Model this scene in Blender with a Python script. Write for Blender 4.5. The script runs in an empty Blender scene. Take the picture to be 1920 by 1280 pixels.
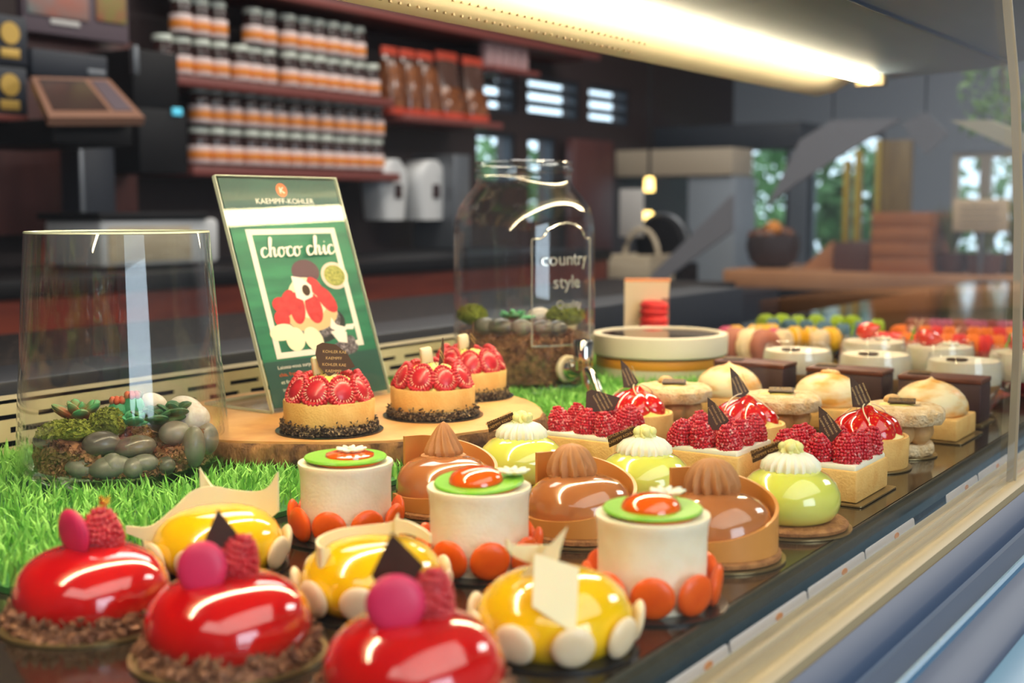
import bpy, math, random
import numpy as np
from mathutils import Vector, Matrix
random.seed(7); rng = np.random.default_rng(7)
PI = math.pi
scene = bpy.context.scene
COL = scene.collection

# ------------------------------------------------------------------ camera frame
FPX = 2398.25
def _n(v): return v / np.linalg.norm(v)
_rc = lambda x, y: np.array([x-960., -(y-640.), FPX])
YD = _n(_rc(2570, 390)); XD = -_n(_rc(-2650, 398))
XD = _n(XD - YD*(XD@YD)); ZD = np.cross(XD, YD)
if ZD[1] < 0: ZD = -ZD
CAM = np.array([0., 0., 1.23])
def ray(x, y):
    d = _rc(x, y); return np.array([d@XD, d@YD, d@ZD])
def G(x, y, z=1.0):            # point on a horizontal plane
    d = ray(x, y); return CAM + d*((z-CAM[2])/d[2])
def W(x, y, X):                # point on a plane parallel to the case
    d = ray(x, y); return CAM + d*(X/d[0])
def V(x, y, Y):                # point on a plane across the case
    d = ray(x, y); return CAM + d*(Y/d[1])
ANG = math.atan2(XD[1]*0+YD[0], XD[0])   # turn of the view's right axis from world X

# ------------------------------------------------------------------ mesh builder
class MB:
    def __init__(s): s.v = []; s.f = []; s.m = []
    def add(s, vs, fs, mi=0):
        o = len(s.v); s.v += [tuple(map(float, p)) for p in vs]
        s.f += [tuple(i+o for i in f) for f in fs]; s.m += [mi]*len(fs); return s
    def xf(s, M, start=0):
        for i in range(start, len(s.v)): s.v[i] = tuple(M @ Vector(s.v[i]))
        return s
    def box(s, x0, y0, z0, x1, y1, z1, mi=0, b=0.0):
        if b <= 0:
            vs = [(x0,y0,z0),(x1,y0,z0),(x1,y1,z0),(x0,y1,z0),(x0,y0,z1),(x1,y0,z1),(x1,y1,z1),(x0,y1,z1)]
            return s.add(vs, [(0,3,2,1),(4,5,6,7),(0,1,5,4),(1,2,6,5),(2,3,7,6),(3,0,4,7)], mi)
        def rect(z, i): return [(x,y,z) for x,y in rrect(x0+i, y0+i, x1-i, y1-i, max(b-i,1e-5), 3)]
        rings = [rect(z0,b), rect(z0+b*.3,b*.3), rect(z0+b,0), rect(z1-b,0), rect(z1-b*.3,b*.3), rect(z1,b)]
        return s.rings(rings, mi, True, True)
    def rings(s, rings, mi=0, cap0=True, cap1=True, closed=True):
        n = len(rings[0]); vs = [p for r in rings for p in r]; fs = []
        for i in range(len(rings)-1):
            for j in range(n if closed else n-1):
                a = i*n+j; b = i*n+(j+1)%n
                fs.append((a, b, b+n, a+n))
        if cap0: fs.append(tuple(reversed(range(n))))
        if cap1: fs.append(tuple(range((len(rings)-1)*n, len(rings)*n)))
        return s.add(vs, fs, mi)
    def lathe(s, prof, seg=40, mi=0, cx=0, cy=0, cz=0, rf=None, cap0=True, cap1=True):
        R = []
        for k, (r, z) in enumerate(prof):
            ring = []
            for j in range(seg):
                t = 2*PI*j/seg; rr, zz = (r, z) if rf is None else rf(r, z, t, k)
                ring.append((cx+rr*math.cos(t), cy+rr*math.sin(t), cz+zz))
            R.append(ring)
        return s.rings(R, mi, cap0, cap1)
    def ell(s, c, r, seg=16, nr=10, mi=0, M=None, noise=0):
        st = len(s.v); R = []
        for i in range(nr+1):
            p = -PI/2 + PI*i/nr
            R.append([(r[0]*math.cos(p)*math.cos(2*PI*j/seg)+1e-9, r[1]*math.cos(p)*math.sin(2*PI*j/seg), r[2]*math.sin(p)) for j in range(seg)])
        s.rings(R, mi, False, False)
        if noise:
            for i in range(st, len(s.v)):
                x,y,z = s.v[i]; k = 1+noise*(math.sin(x/r[0]*3+c[0]*90)+math.sin(y/r[1]*2.6+c[1]*70+1)+math.sin(z/r[2]*2.2+2))/3
                s.v[i] = (x*k,y*k,z*k)
        if M is not None: s.xf(M.to_4x4(), st)
        s.xf(Matrix.Translation(Vector(c)), st); return s
    def tube(s, pts, r, seg=8, mi=0, caps=True):
        pts = [Vector(p) for p in pts]; R = []
        for i, p in enumerate(pts):
            d = (pts[min(i+1,len(pts)-1)]-pts[max(i-1,0)]).normalized()
            a = d.cross(Vector((0,0,1)) if abs(d.z) < .95 else Vector((1,0,0))).normalized(); b = d.cross(a)
            rr = r[i] if isinstance(r, (list, tuple)) else r
            R.append([p + (a*math.cos(2*PI*j/seg)+b*math.sin(2*PI*j/seg))*rr for j in range(seg)])
        return s.rings(R, mi, caps, caps)
    def prism(s, pts, z0, z1, mi=0):   # pts ccw in xy
        n = len(pts)
        return s.rings([[(x,y,z0) for x,y in pts],[(x,y,z1) for x,y in pts]], mi)
    def plate(s, o, e1, e2, pts, t, mi=0):   # polygon in plane (o,e1,e2) given thickness
        o,e1,e2 = Vector(o),Vector(e1),Vector(e2); nn = e1.cross(e2).normalized()
        a = [o+e1*x+e2*y for x,y in pts]
        return s.rings([[p for p in a],[p+nn*t for p in a]], mi)

def rrect(x0,y0,x1,y1,r,n=4):
    o = []
    for cx,cy,a in ((x1-r,y1-r,0),(x0+r,y1-r,PI/2),(x0+r,y0+r,PI),(x1-r,y0+r,1.5*PI)):
        for k in range(n+1):
            t = a+PI/2*k/n; o.append((cx+r*math.cos(t), cy+r*math.sin(t)))
    return o
def circ(cx,cy,rx,ry=None,n=28,rot=0):
    ry = rx if ry is None else ry; o=[]
    for k in range(n):
        t=2*PI*k/n; x,y=rx*math.cos(t),ry*math.sin(t)
        o.append((cx+x*math.cos(rot)-y*math.sin(rot), cy+x*math.sin(rot)+y*math.cos(rot)))
    return o

def obj(name, mb, mats, parent=None, smooth=True, ang=40):
    me = bpy.data.meshes.new(name); me.from_pydata(mb.v, [], mb.f)
    ms = mats if isinstance(mats, (list, tuple)) else [mats]
    for m in ms: me.materials.append(m)
    if len(ms) > 1: me.polygons.foreach_set('material_index', mb.m)
    me.validate(clean_customdata=False)
    if smooth:
        me.polygons.foreach_set('use_smooth', [True]*len(me.polygons))
        me.set_sharp_from_angle(angle=math.radians(ang))
    me.update()
    o = bpy.data.objects.new(name, me); COL.objects.link(o)
    if parent is not None: o.parent = parent
    return o
def tag(o, label=None, cat=None, group=None, kind=None):
    if label: o['label'] = label
    if cat: o['category'] = cat
    if group: o['group'] = group
    if kind: o['kind'] = kind
    return o
def thing(name, label, cat, loc=(0,0,0), rz=0, group=None):
    o = bpy.data.objects.new(name, None); COL.objects.link(o); o.empty_display_size = .02
    o.location = tuple(map(float, loc)); o.rotation_euler = (0,0,rz)
    return tag(o, label, cat, group)
def dup(root, loc, rz=None, label=None):
    r = root.copy(); COL.objects.link(r); r.location = tuple(map(float, loc))
    if rz is not None: r.rotation_euler = (0,0,rz)
    if label: r['label'] = label
    for ch in list(root.children):
        c = ch.copy(); COL.objects.link(c); c.parent = r
        for g in ch.children:
            d = g.copy(); COL.objects.link(d); d.parent = c
    return r
def inst(o, parent, loc=(0,0,0), rot=(0,0,0), sc=(1,1,1), name=None):   # another copy of a part
    c = o.copy(); COL.objects.link(c); c.parent = parent
    c.location = loc; c.rotation_euler = rot; c.scale = sc
    return c

# ------------------------------------------------------------------ materials
def lin(c):
    return tuple(((v/255)/12.92 if v/255 <= .04045 else ((v/255+.055)/1.055)**2.4) for v in c)
def mat(name, c, rough=.5, metal=0, coat=0, c2=None, scale=40, bump=0, bscale=200, sss=0, dist=.003, det=4, lo=.35, hi=.65, tex='noise', emis=None, es=0, spec=.5, stretch=None, sheen=0, trans=0):
    m = bpy.data.materials.new(name); m.use_nodes = True; nt = m.node_tree; N = nt.nodes; L = nt.links
    b = N['Principled BSDF']; c = (*lin(c), 1)
    b.inputs['Base Color'].default_value = c
    b.inputs['Roughness'].default_value = rough; b.inputs['Metallic'].default_value = metal
    b.inputs['Specular IOR Level'].default_value = spec
    b.inputs['Coat Weight'].default_value = coat; b.inputs['Coat Roughness'].default_value = .03
    if sss:
        b.inputs['Subsurface Weight'].default_value = sss; b.inputs['Subsurface Radius'].default_value = (1,.5,.25); b.inputs['Subsurface Scale'].default_value = .004
    if emis:
        b.inputs['Emission Color'].default_value = (*lin(emis),1); b.inputs['Emission Strength'].default_value = es
    if trans: b.inputs['Transmission Weight'].default_value = trans
    if c2 or bump:
        tc = N.new('ShaderNodeTexCoord'); vec = tc.outputs['Object']
        if stretch:
            mp = N.new('ShaderNodeMapping'); mp.inputs['Scale'].default_value = stretch; L.new(vec, mp.inputs[0]); vec = mp.outputs[0]
    if c2:
        if tex == 'noise':
            t = N.new('ShaderNodeTexNoise'); t.inputs['Scale'].default_value = scale; t.inputs['Detail'].default_value = det; out = t.outputs[0]
        else:
            t = N.new('ShaderNodeTexVoronoi'); t.inputs['Scale'].default_value = scale; out = t.outputs['Distance']
        L.new(vec, t.inputs['Vector'])
        r = N.new('ShaderNodeValToRGB'); r.color_ramp.elements[0].position = lo; r.color_ramp.elements[1].position = hi
        r.color_ramp.elements[0].color = c; r.color_ramp.elements[1].color = (*lin(c2),1)
        L.new(out, r.inputs[0]); L.new(r.outputs[0], b.inputs['Base Color'])
    if bump:
        t2 = N.new('ShaderNodeTexNoise'); t2.inputs['Scale'].default_value = bscale; t2.inputs['Detail'].default_value = 3; L.new(vec, t2.inputs['Vector'])
        bp = N.new('ShaderNodeBump'); bp.inputs['Strength'].default_value = bump; bp.inputs['Distance'].default_value = dist
        L.new(t2.outputs[0], bp.inputs['Height']); L.new(bp.outputs[0], b.inputs['Normal'])
    return m
def glass(name, tint=(1,1,1), f0=.04, power=5, rough=.0, gain=1.0, haze=0.0):
    """thin clear glass: transparency with angle dependent reflection"""
    m = bpy.data.materials.new(name); m.use_nodes = True; nt = m.node_tree; N = nt.nodes; L = nt.links
    N.remove(N['Principled BSDF']); out = N['Material Output']
    g = N.new('ShaderNodeNewGeometry'); dp = N.new('ShaderNodeVectorMath'); dp.operation = 'DOT_PRODUCT'
    L.new(g.outputs['Normal'], dp.inputs[0]); L.new(g.outputs['Incoming'], dp.inputs[1])
    def mth(op, a, bb):
        n = N.new('ShaderNodeMath'); n.operation = op
        for i, q in enumerate((a, bb)):
            if q is None: continue
            if isinstance(q, (int, float)): n.inputs[i].default_value = q
            else: L.new(q, n.inputs[i])
        return n.outputs[0]
    c = mth('ABSOLUTE', dp.outputs['Value'], None); k = mth('POWER', mth('SUBTRACT', 1.0, c), power)
    fr = mth('MULTIPLY', mth('ADD', mth('MULTIPLY', k, 1-f0), f0), gain)
    tr = N.new('ShaderNodeBsdfTransparent'); tr.inputs[0].default_value = (*tint, 1)
    gl = N.new('ShaderNodeBsdfGlossy'); gl.inputs['Roughness'].default_value = rough; gl.inputs[0].default_value = (1,1,1,1)
    mx = N.new('ShaderNodeMixShader'); L.new(fr, mx.inputs[0]); L.new(tr.outputs[0], mx.inputs[1]); L.new(gl.outputs[0], mx.inputs[2])
    L.new(mx.outputs[0], out.inputs['Surface'])
    return m
M = {}
M['red_glaze'] = mat('red glaze', (186,10,16), .12, coat=1, c2=(206,28,22), scale=25, sss=.15)
M['yellow_glaze'] = mat('yellow glaze', (242,188,4), .14, coat=1, c2=(246,200,12), scale=25, sss=.1)
M['lime_glaze'] = mat('lime glaze', (218,222,86), .14, coat=1, c2=(228,230,116), scale=20, sss=.15)
M['caramel'] = mat('caramel glaze', (168,102,54), .14, coat=.8, c2=(182,116,66), scale=22)
M['milk_choc'] = mat('milk chocolate', (205,138,62), .35, c2=(212,146,72), scale=30)
M['cream_brown'] = mat('praline cream', (176,118,66), .6, c2=(186,130,76), scale=60, bump=.1, bscale=900)
M['dark_choc'] = mat('dark chocolate', (58,36,26), .45, spec=.3, c2=(68,42,30), scale=50)
M['plaque'] = mat('chocolate plaque', (70,48,28), .5, spec=.25)
M['gold_print'] = mat('gold transfer print', (198,160,96), .4, metal=.3)
M['ivory'] = mat('ivory chocolate', (238,214,172), .35, c2=(242,222,186), scale=60, sss=.1)
M['white_choc'] = mat('white chocolate', (240,226,180), .3, sss=.2)
M['orange_disc'] = mat('orange candy shell', (240,96,10), .35, c2=(232,84,8), scale=90, bump=.08, bscale=700)
M['orange_gel'] = mat('orange gel', (240,98,8), .08, coat=1, sss=.2)
M['green_disc'] = mat('green chocolate disc', (122,190,40), .3, c2=(134,198,60), scale=60)
M['cream'] = mat('white mousse', (250,240,212), .5, c2=(244,230,196), scale=70, bump=.15, bscale=500, sss=.15)
M['whip'] = mat('piped cream', (246,240,214), .45, sss=.2)
M['whip_yellow'] = mat('pale yellow cream', (240,232,150), .45, sss=.2)
M['custard'] = mat('custard cream', (246,222,120), .4, sss=.2)
M['pink_shell'] = mat('pink shell', (205,38,84), .45, c2=(212,48,92), scale=60)
M['raspberry'] = mat('raspberry', (182,24,40), .35, coat=.2, c2=(204,44,52), scale=150, sss=.25)
M['rasp_sugar'] = mat('sugared raspberry', (198,26,44), .42, c2=(236,176,170), scale=330, lo=.55, hi=.72, sss=.2)
M['rasp_cut'] = mat('cut raspberry face', (206,40,46), .35, c2=(226,80,76), scale=260)
M['rasp_seed'] = mat('raspberry seed', (248,190,160), .4)
M['strawberry'] = mat('glazed strawberry', (232,130,60), .12, coat=1, c2=(206,20,18), scale=240, tex='voronoi', lo=.17, hi=.27, sss=.2)
M['straw_flesh'] = mat('strawberry flesh', (235,92,70), .2, coat=.8, c2=(216,34,28), scale=70, sss=.2)
M['leaf'] = mat('strawberry leaf', (120,168,50), .5)
M['pastry'] = mat('shortcrust pastry', (242,198,118), .65, c2=(230,176,96), scale=60, bump=.25, bscale=500)
M['biscuit'] = mat('brown biscuit', (186,130,72), .8, c2=(150,98,52), scale=160, bump=.6, bscale=600)
M['streusel'] = mat('pale biscuit', (246,222,178), .85, c2=(228,188,130), scale=110, bump=1, bscale=420)
M['choux'] = mat('choux cream ball', (222,180,120), .6, c2=(206,158,98), scale=60, bump=.2, bscale=300)
M['meringue'] = mat('toasted meringue', (250,232,182), .4, c2=(238,172,78), scale=26, lo=.44, hi=.62, det=3, sss=.1, stretch=(1,1,2.5))
M['choc_cake'] = mat('chocolate cake', (104,54,36), .5, c2=(88,44,30), scale=60, bump=.2, bscale=300)
M['choc_side'] = mat('dark cake side', (66,42,42), .55, c2=(56,34,32), scale=60)
M['nib'] = mat('cocoa nibs', (168,118,82), .7, c2=(104,64,46), scale=140)
M['seed'] = mat('chia crust', (60,44,32), .6, c2=(190,164,120), scale=380, lo=.52, hi=.66, bump=.8, bscale=500)
M['board'] = mat('black cake board', (34,34,34), .25, spec=.6)
M['gold_board'] = mat('gold cake board', (150,128,86), .3, metal=.6)
M['goldleaf'] = mat('gold leaf', (240,196,70), .22, metal=1, bump=1, bscale=300)
M['tray'] = mat('dark granite tray', (36,31,26), .1, c2=(78,66,52), scale=420, lo=.5, hi=.72, spec=.6)
M['tray_edge'] = mat('granite edge', (44,46,38), .3, c2=(60,60,50), scale=400)
M['granite'] = mat('speckled granite', (22,18,18), .5, spec=.2, c2=(92,74,64), scale=90, lo=.55, hi=.72)
M['steel'] = mat('brushed champagne steel', (216,200,160), .45, c2=(206,190,150), scale=40, stretch=(40,1,1))
M['slot'] = mat('dark slot', (14,13,13), .6)
M['rail'] = mat('beige aluminium rail', (152,138,106), .5)
M['outer'] = mat('blue grey front panel', (50,66,90), .45, spec=.3)
M['outer_dark'] = mat('dark blue groove', (52,74,100), .4)
M['outer_light'] = mat('light blue trim', (80,118,146), .4)
M['post'] = mat('grey beige joint', (150,142,124), .4)
M['card'] = mat('white price card', (240,232,226), .4)
M['card_mark'] = mat('orange card mark', (236,160,84), .5)
M['hood'] = mat('grey blue hood', (142,168,196), .45, c2=(130,156,184), scale=20, stretch=(1,.1,1))
M['reflector'] = mat('perforated beige reflector', (206,198,172), .5)
M['pinhole'] = mat('reflector hole', (90,76,50), .6)
M['tube'] = mat('lamp tube', (255,244,220), .4, emis=(255,230,186), es=62)
M['grass'] = mat('artificial grass', (126,196,82), .5, c2=(164,222,112), scale=60, spec=.3)
M['grass_base'] = mat('grass mat base', (40,104,44), .7, c2=(56,128,54), scale=200)
M['log_top'] = mat('cut wood face', (226,178,110), .55, c2=(196,140,76), scale=16, stretch=(1,1,4), bump=.1, bscale=60)
M['bark'] = mat('tree bark', (72,46,26), .85, c2=(156,112,64), scale=70, bump=1, bscale=110, dist=.006, stretch=(1,1,.5))
M['stone'] = mat('grey pebble', (106,102,92), .35, c2=(142,136,124), scale=50, coat=.2)
M['stone_dark'] = mat('dark pebble', (78,74,68), .3, c2=(120,112,100), scale=40, stretch=(1,1,5), coat=.3)
M['egg'] = mat('white egg', (232,222,212), .35, c2=(214,200,186), scale=200)
M['moss'] = mat('moss', (116,122,34), .9, c2=(150,158,56), scale=180, bump=1, bscale=400)
M['succulent'] = mat('green succulent', (50,140,92), .5, c2=(92,176,120), scale=60)
M['succ_red'] = mat('red tipped leaf', (196,84,48), .5, c2=(86,160,100), scale=50)
M['jade'] = mat('dark jade leaf', (62,112,58), .5, c2=(44,90,52), scale=80)
M['glass_v'] = glass('clear vessel glass', (.975,.985,.98), .04, 4, gain=.9)
M['glass_p'] = glass('case front glass', (.975,.985,.985), .03, 5, gain=.6)
M['glass_c'] = glass('cup glass', (.98,.98,.98), .04, 4, gain=.8)
M['acrylic'] = glass('clear acrylic', (.97,.985,.975), .035, 5, gain=.55)
M['emboss'] = mat('embossed glass lettering', (216,214,204), .12, metal=.6)
M['chrome'] = mat('chrome', (225,220,210), .08, metal=1)
M['washer'] = mat('pale rubber washer', (226,210,176), .5)
M['paper_white'] = mat('white print', (244,232,222), .5)
M['box_white'] = mat('white wooden box', (238,226,196), .5)
M['orange_band'] = mat('orange band', (240,160,40), .5)

# ------------------------------------------------------------------ writing
def text_mesh(s, size, ext=0.0002, align='CENTER', space=1.0):
    cu = bpy.data.curves.new('writing', 'FONT'); cu.body = s; cu.size = size; cu.extrude = ext
    cu.align_x = align; cu.resolution_u = 3; cu.space_character = space
    t = bpy.data.objects.new('writing', cu); COL.objects.link(t)
    dg = bpy.context.evaluated_depsgraph_get(); me = t.evaluated_get(dg).to_mesh()
    vs = [tuple(v.co) for v in me.vertices]; fs = [tuple(p.vertices) for p in me.polygons]
    t.evaluated_get(dg).to_mesh_clear(); bpy.data.objects.remove(t); bpy.data.curves.remove(cu)
    return vs, fs
def add_text(mb, s, size, o, e1, e2, ext=0.0002, align='CENTER', mi=0, wrap=None, bold=0):
    vs, fs = text_mesh(s, size, ext, align); o, e1, e2 = Vector(o), Vector(e1), Vector(e2); nn = e1.cross(e2)
    mb.add([o+e1*x+e2*y+nn*(z) for x, y, z in vs], fs, mi)

def face(p): return math.atan2(-p[1], -p[0]) + PI/2     # local -y looks at the shop side where the photo was taken
def spline(pts, n=8):
    P = [np.array(p, float) for p in pts]; P = [2*P[0]-P[1]]+P+[2*P[-1]-P[-2]]; out = []
    for i in range(1, len(P)-2):
        for k in range(n):
            t = k/n; a,b,c,d = P[i-1:i+3]
            out.append(.5*((2*b)+(c-a)*t+(2*a-5*b+4*c-d)*t*t+(3*b-a-3*c+d)*t**3))
    out.append(P[-2]); return out
def ribbon(mb, pts, th=.0016, n=8, mi=0):
    S = spline(pts, n); R = []
    for i, p in enumerate(S):
        d = S[min(i+1,len(S)-1)][:2]-S[max(i-1,0)][:2]; d = d/(np.linalg.norm(d)+1e-9); nx, ny = -d[1]*th/2, d[0]*th/2
        R.append([(p[0]+nx,p[1]+ny,p[2]),(p[0]+nx,p[1]+ny,p[3]),(p[0]-nx,p[1]-ny,p[3]),(p[0]-nx,p[1]-ny,p[2])])
    return mb.rings(R, mi)
def chips(mb, n, fn, s0, s1, mi=0):     # little irregular crumbs
    for _ in range(n):
        c = fn(); s = random.uniform(s0, s1)
        a = [Vector((random.uniform(-1,1), random.uniform(-1,1), random.uniform(-1,1))).normalized()*s*random.uniform(.7,1.3) for _ in range(3)]
        q = Vector(c); vs = [q+a[0]*1.2, q-a[0]*1.1, q+a[1], q-a[1]*.9, q+a[2]*.7, q-a[2]*.7]
        mb.add(vs, [(0,2,4),(2,1,4),(1,3,4),(3,0,4),(2,0,5),(1,2,5),(3,1,5),(0,3,5)], mi)
    return mb
def swirl(mb, r, h, ridges=14, depth=.13, twist=2.0, seg=84, cz=0, pw=.55, cx=0, cy=0, mi=0, rnd=0):
    prof = []
    for k in range(15):
        t = k/14; rr = r*((1-t)**pw if t > .16 else (.9+.1*math.sin(t/.16*PI/2))*(1-.16)**pw); rr = r*max(0,1-t**rnd)**.5*(.93+.07*min(1,t*6)) if rnd else rr; prof.append((max(rr, r*.03), h*t))
    def rf(R, z, a, k): 
        d = depth*(1-.6*(z/h)); return R*(1+d*math.cos(ridges*a+twist*z/h*PI)), z
    return mb.lathe(prof, seg, mi, cx, cy, cz, rf)
def drupe_berry(r, h, dr=.0024, core=True):
    mb = MB(); n = max(4, int(h/(dr*1.62)))
    def R(t): return r*(1-min(t,1)**2.3)**.60*(.84+.16*math.sin(min(t*3.2,1)*PI/2))
    mb.lathe([(max(R(k/10)*.9, .0004), h*k/10*.97) for k in range(11)], 16)
    for i in range(n):
        t = (i+.5)/n; rr = R(t)*.92; z = h*t; m = max(3, int(2*PI*rr/(dr*1.75)))
        for j in range(m):
            a = 2*PI*(j+.5*(i % 2))/m+random.uniform(-.35,.35)/m*PI
            jr = random.uniform(.94,1.05); k_ = dr*random.uniform(.88,1.15); mb.ell((rr*jr*math.cos(a), rr*jr*math.sin(a), z+random.uniform(-.35,.35)*dr), (k_,)*3, 7, 5)
    mb.ell((0,0,h*.97), (dr*.9,)*3, 7, 5)
    return mb
def disc_candy(r, t):     # sugar shell disc whose axis is local y
    prof = [(r*.02,-t/2),(r*.55,-t*.48),(r*.82,-t*.36),(r*.95,-t*.18),(r,0),(r*.95,t*.18),(r*.82,t*.36),(r*.55,t*.48),(r*.02,t/2)]
    mb = MB().lathe(prof, 28); mb.xf(Matrix.Rotation(PI/2, 4, 'X')); return mb
def board(parent, r, m='gold_board', th=.0012, square=None, z=0):
    mb = MB()
    if square: mb.prism(rrect(-square[0],-square[1],square[0],square[1],.003), z, z+th)
    else: mb.lathe([(r,z),(r,z+th)], 56)
    return obj('cake_board', mb, M[m], parent)

# ================================================================== the display case (setting)
CX0, CX1, CY0, CY1 = -1.045, -.296, .1, 4.3
case = thing('display_case', 'long glass fronted pastry display case with dark granite tray and beige rail', 'display case', (-.65,1.3,0))
def C_(name, mb, m, smooth=True, parent=None):
    o = obj(name, mb, m, parent); 
    if parent is None: o.parent = case; o.location = (.65,-1.3,0)
    return o
C_('tray', MB().box(CX0,CY0,.972,CX1-.004,CY1,1.0), M['tray'])
C_('tray_edge', MB().box(CX1-.004,CY0,.979,CX1,CY1,1.0,b=.0015), M['tray_edge'])
# base body and the trough for the price cards
C_('base_panel', MB().box(-1.2,CY0,.06,-.2425,4.4,.935), M['outer_dark'])
C_('price_trough', MB().box(-.34,CY0,.936,-.2855,4.4,.958), M['slot'])
# front rail, an extrusion with ridges, and the outer front panel below it
prof = [(-.285,.95),(-.2815,.9835),(-.279,.987),(-.274,.9845),(-.271,.988),(-.267,.9885),(-.264,.986),(-.26,.989),(-.255,.9865),(-.251,.989),(-.247,.9885),(-.2435,.986),(-.2425,.95)]
def extr(prof, y0, y1): return MB().rings([[(x,y0,z) for x,z in prof],[(x,y1,z) for x,z in prof]])
C_('front_rail', extr(prof, CY0, 4.4), M['rail'])
C_('front_panel', extr([(-.2425,.980),(-.230,.9715),(-.2265,.966),(-.2265,.10),(-.2425,.10)], CY0, 4.4), M['outer'])
C_('panel_groove', extr([(-.2265,.9645),(-.2225,.963),(-.2225,.2),(-.2265,.2)], CY0, 4.4), M['outer_dark'])
C_('panel_trim', extr([(-.2085,.9635),(-.2065,.964),(-.2045,.9625),(-.2045,.3),(-.2085,.3)], CY0, 4.4), M['outer_light'])
C_('middle_strip', extr([(-.2225,.9645),(-.2085,.9605),(-.2085,.3),(-.2225,.3)], CY0, 4.4), M['outer'])
C_('lower_panel', extr([(-.2045,.9585),(-.182,.9495),(-.178,.945),(-.178,.12),(-.2045,.12)], CY0, 4.4), M['outer'])
C_('bumper_strip', extr([(-.178,.9455),(-.146,.938),(-.140,.93),(-.140,.86),(-.178,.86)], CY0, 4.4), M['outer_light'])
# front glass: two gently bowed panes that lean towards the staff side
def pane(y0, y1):
    zs = [(-.2505,.9895),(-.2495,1.1),(-.2525,1.22),(-.2595,1.33),(-.2705,1.42),(-.28,1.47)]
    a = [(x,z) for x,z in zs]; b = [(x-.006,z) for x,z in reversed(zs)]
    return extr(a+b, y0, y1)
C_('front_glass', pane(CY0, 1.178), M['glass_p'])
C_('front_glass', pane(1.186, 4.4), M['glass_p'])
C_('glass_edge', extr([(-.2495,.986),(-.2485,1.1),(-.2515,1.22),(-.2585,1.33),(-.2695,1.42),(-.279,1.47),(-.286,1.47),(-.2775,1.42),(-.2665,1.33),(-.2595,1.22),(-.2565,1.1),(-.2575,.986)], 1.1807, 1.1832), M['post'])
# vent strip with three staggered rows of slots
vent = MB(); vy0, vy1 = .3, 1.75
rows = [(1.0,1.0095),(1.0135,1.0205),(1.0245,1.0315),(1.0355,1.051)]
zb = [1.0,1.0095,1.0155,1.0225,1.0285,1.0355,1.0405,1.054]
vent.box(-1.048,vy0,zb[0],-1.045,vy1,zb[1]); vent.box(-1.048,vy0,zb[2],-1.045,vy1,zb[3]); vent.box(-1.048,vy0,zb[4],-1.045,vy1,zb[5]); vent.box(-1.048,vy0,zb[6],-1.045,vy1,zb[7]); vent.box(-1.075,vy0,1.051,-1.045,vy1,1.054)
pitch = .062
for r, (z0,z1) in enumerate(((zb[1],zb[2]),(zb[3],zb[4]),(zb[5],zb[6]))):
    y = vy0+(r % 2)*pitch/2
    while y < vy1:
        vent.box(-1.048,y,z0,-1.045,min(y+.018,vy1),z1); y += pitch
C_('vent_strip', vent, M['steel'])
C_('vent_backing', MB().box(-1.08,vy0,.98,-1.056,vy1,1.05), M['slot'])
C_('rear_ledge', MB().box(-1.20,.0,.94,-1.085,2.5,1.066,b=.004), mat('blue black ledge', (22,26,38), .5))
# canopy: hood, perforated reflector and the lamp
canopy = thing('lamp_canopy', 'grey blue canopy with perforated beige reflector above the pastries', 'canopy', (-.6,1.0,1.44))
def K_(name, mb, m): o = obj(name, mb, m, canopy); o.location = (.6,-1.0,-1.44); return o
HY1 = 2.02
K_('hood', extr([(-.635,1.432),(-.60,1.434),(-.50,1.438),(-.40,1.452),(-.292,1.468),(-.286,1.476),(-.286,1.50),(-.635,1.50)], CY0, HY1), M['hood'])
K_('hood_seam', extr([(-.455,1.4405),(-.452,1.4405),(-.452,1.446),(-.455,1.446)], CY0, HY1), M['outer_dark'])
holes = extr([(-.655,1.452),(-.675,1.445),(-.70,1.431),(-.725,1.417),(-.757,1.411),(-.762,1.415),(-.762,1.50),(-.655,1.50)], CY0, HY1)
for i in range(64):
    y = .5+i*.0135
    for (xa, za) in ((-.683,1.4402),(-.715,1.4222),(-.735,1.4143)):
        holes.box(xa-.0012,y,za-.0012,xa+.0012,y+.0024,za+.0012,1)
K_('reflector', holes, [M['reflector'], M['pinhole']])
lamp = thing('tube_lamp', 'long warm white tube lamp glowing under the grey canopy', 'lamp', (-.645,1.0,1.43))
tb = MB(); R = []
for y in (.12, 1.945):
    R.append([(-.645+.0112*math.cos(a), y, 1.4305-.0112*math.sin(a)) for a in np.linspace(0, 2*PI, 24, endpoint=False)])
t_ = obj('tube', tb.rings(R), M['tube'], lamp); t_.location = (.645,-1.0,-1.43)
e_ = obj('end_cap', MB().box(-.668,1.945,1.416,-.622,1.965,1.44,b=.003), M['rail'], lamp); e_.location = (.645,-1.0,-1.43)

# price cards on the rail
pc = [((1240,1290),(1372,1212)),((1365,1207),(1522,1112)),((1508,1107),(1630,1038)),((1618,1034),(1720,974)),((1760,930),(1838,893)),((1820,889),(1888,853))]
where = ['nearest the camera', 'second from the camera', 'third from the camera', 'fourth from the camera', 'fifth from the camera, past a gap', 'farthest, by the glass joint']
for (a, b), w in zip(pc, where):
    y0 = G(a[0],a[1],.983)[1]; y1 = G(b[0],b[1],.983)[1]
    c = thing('price_card', 'blank white price card lying on the beige rail, '+w, 'price card', (-.2875,(y0+y1)/2,.9585), 0, 'white price cards along the rail')
    L_ = (y1-y0)/2
    o = Vector((0,0,0)); e1 = Vector((0,1,0)); e2 = Vector((-.0035,0,.027)).normalized()
    obj('card', MB().plate(o, e1, e2, rrect(-L_,0,L_,.0262,.003), .0008), M['card'], c)
    obj('mark', MB().plate(o+e2*.0215+Vector((.0009,0,.0001)), e1, e2, circ(.012,0,.0055,.0022), .0003), M['card_mark'], c)

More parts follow.
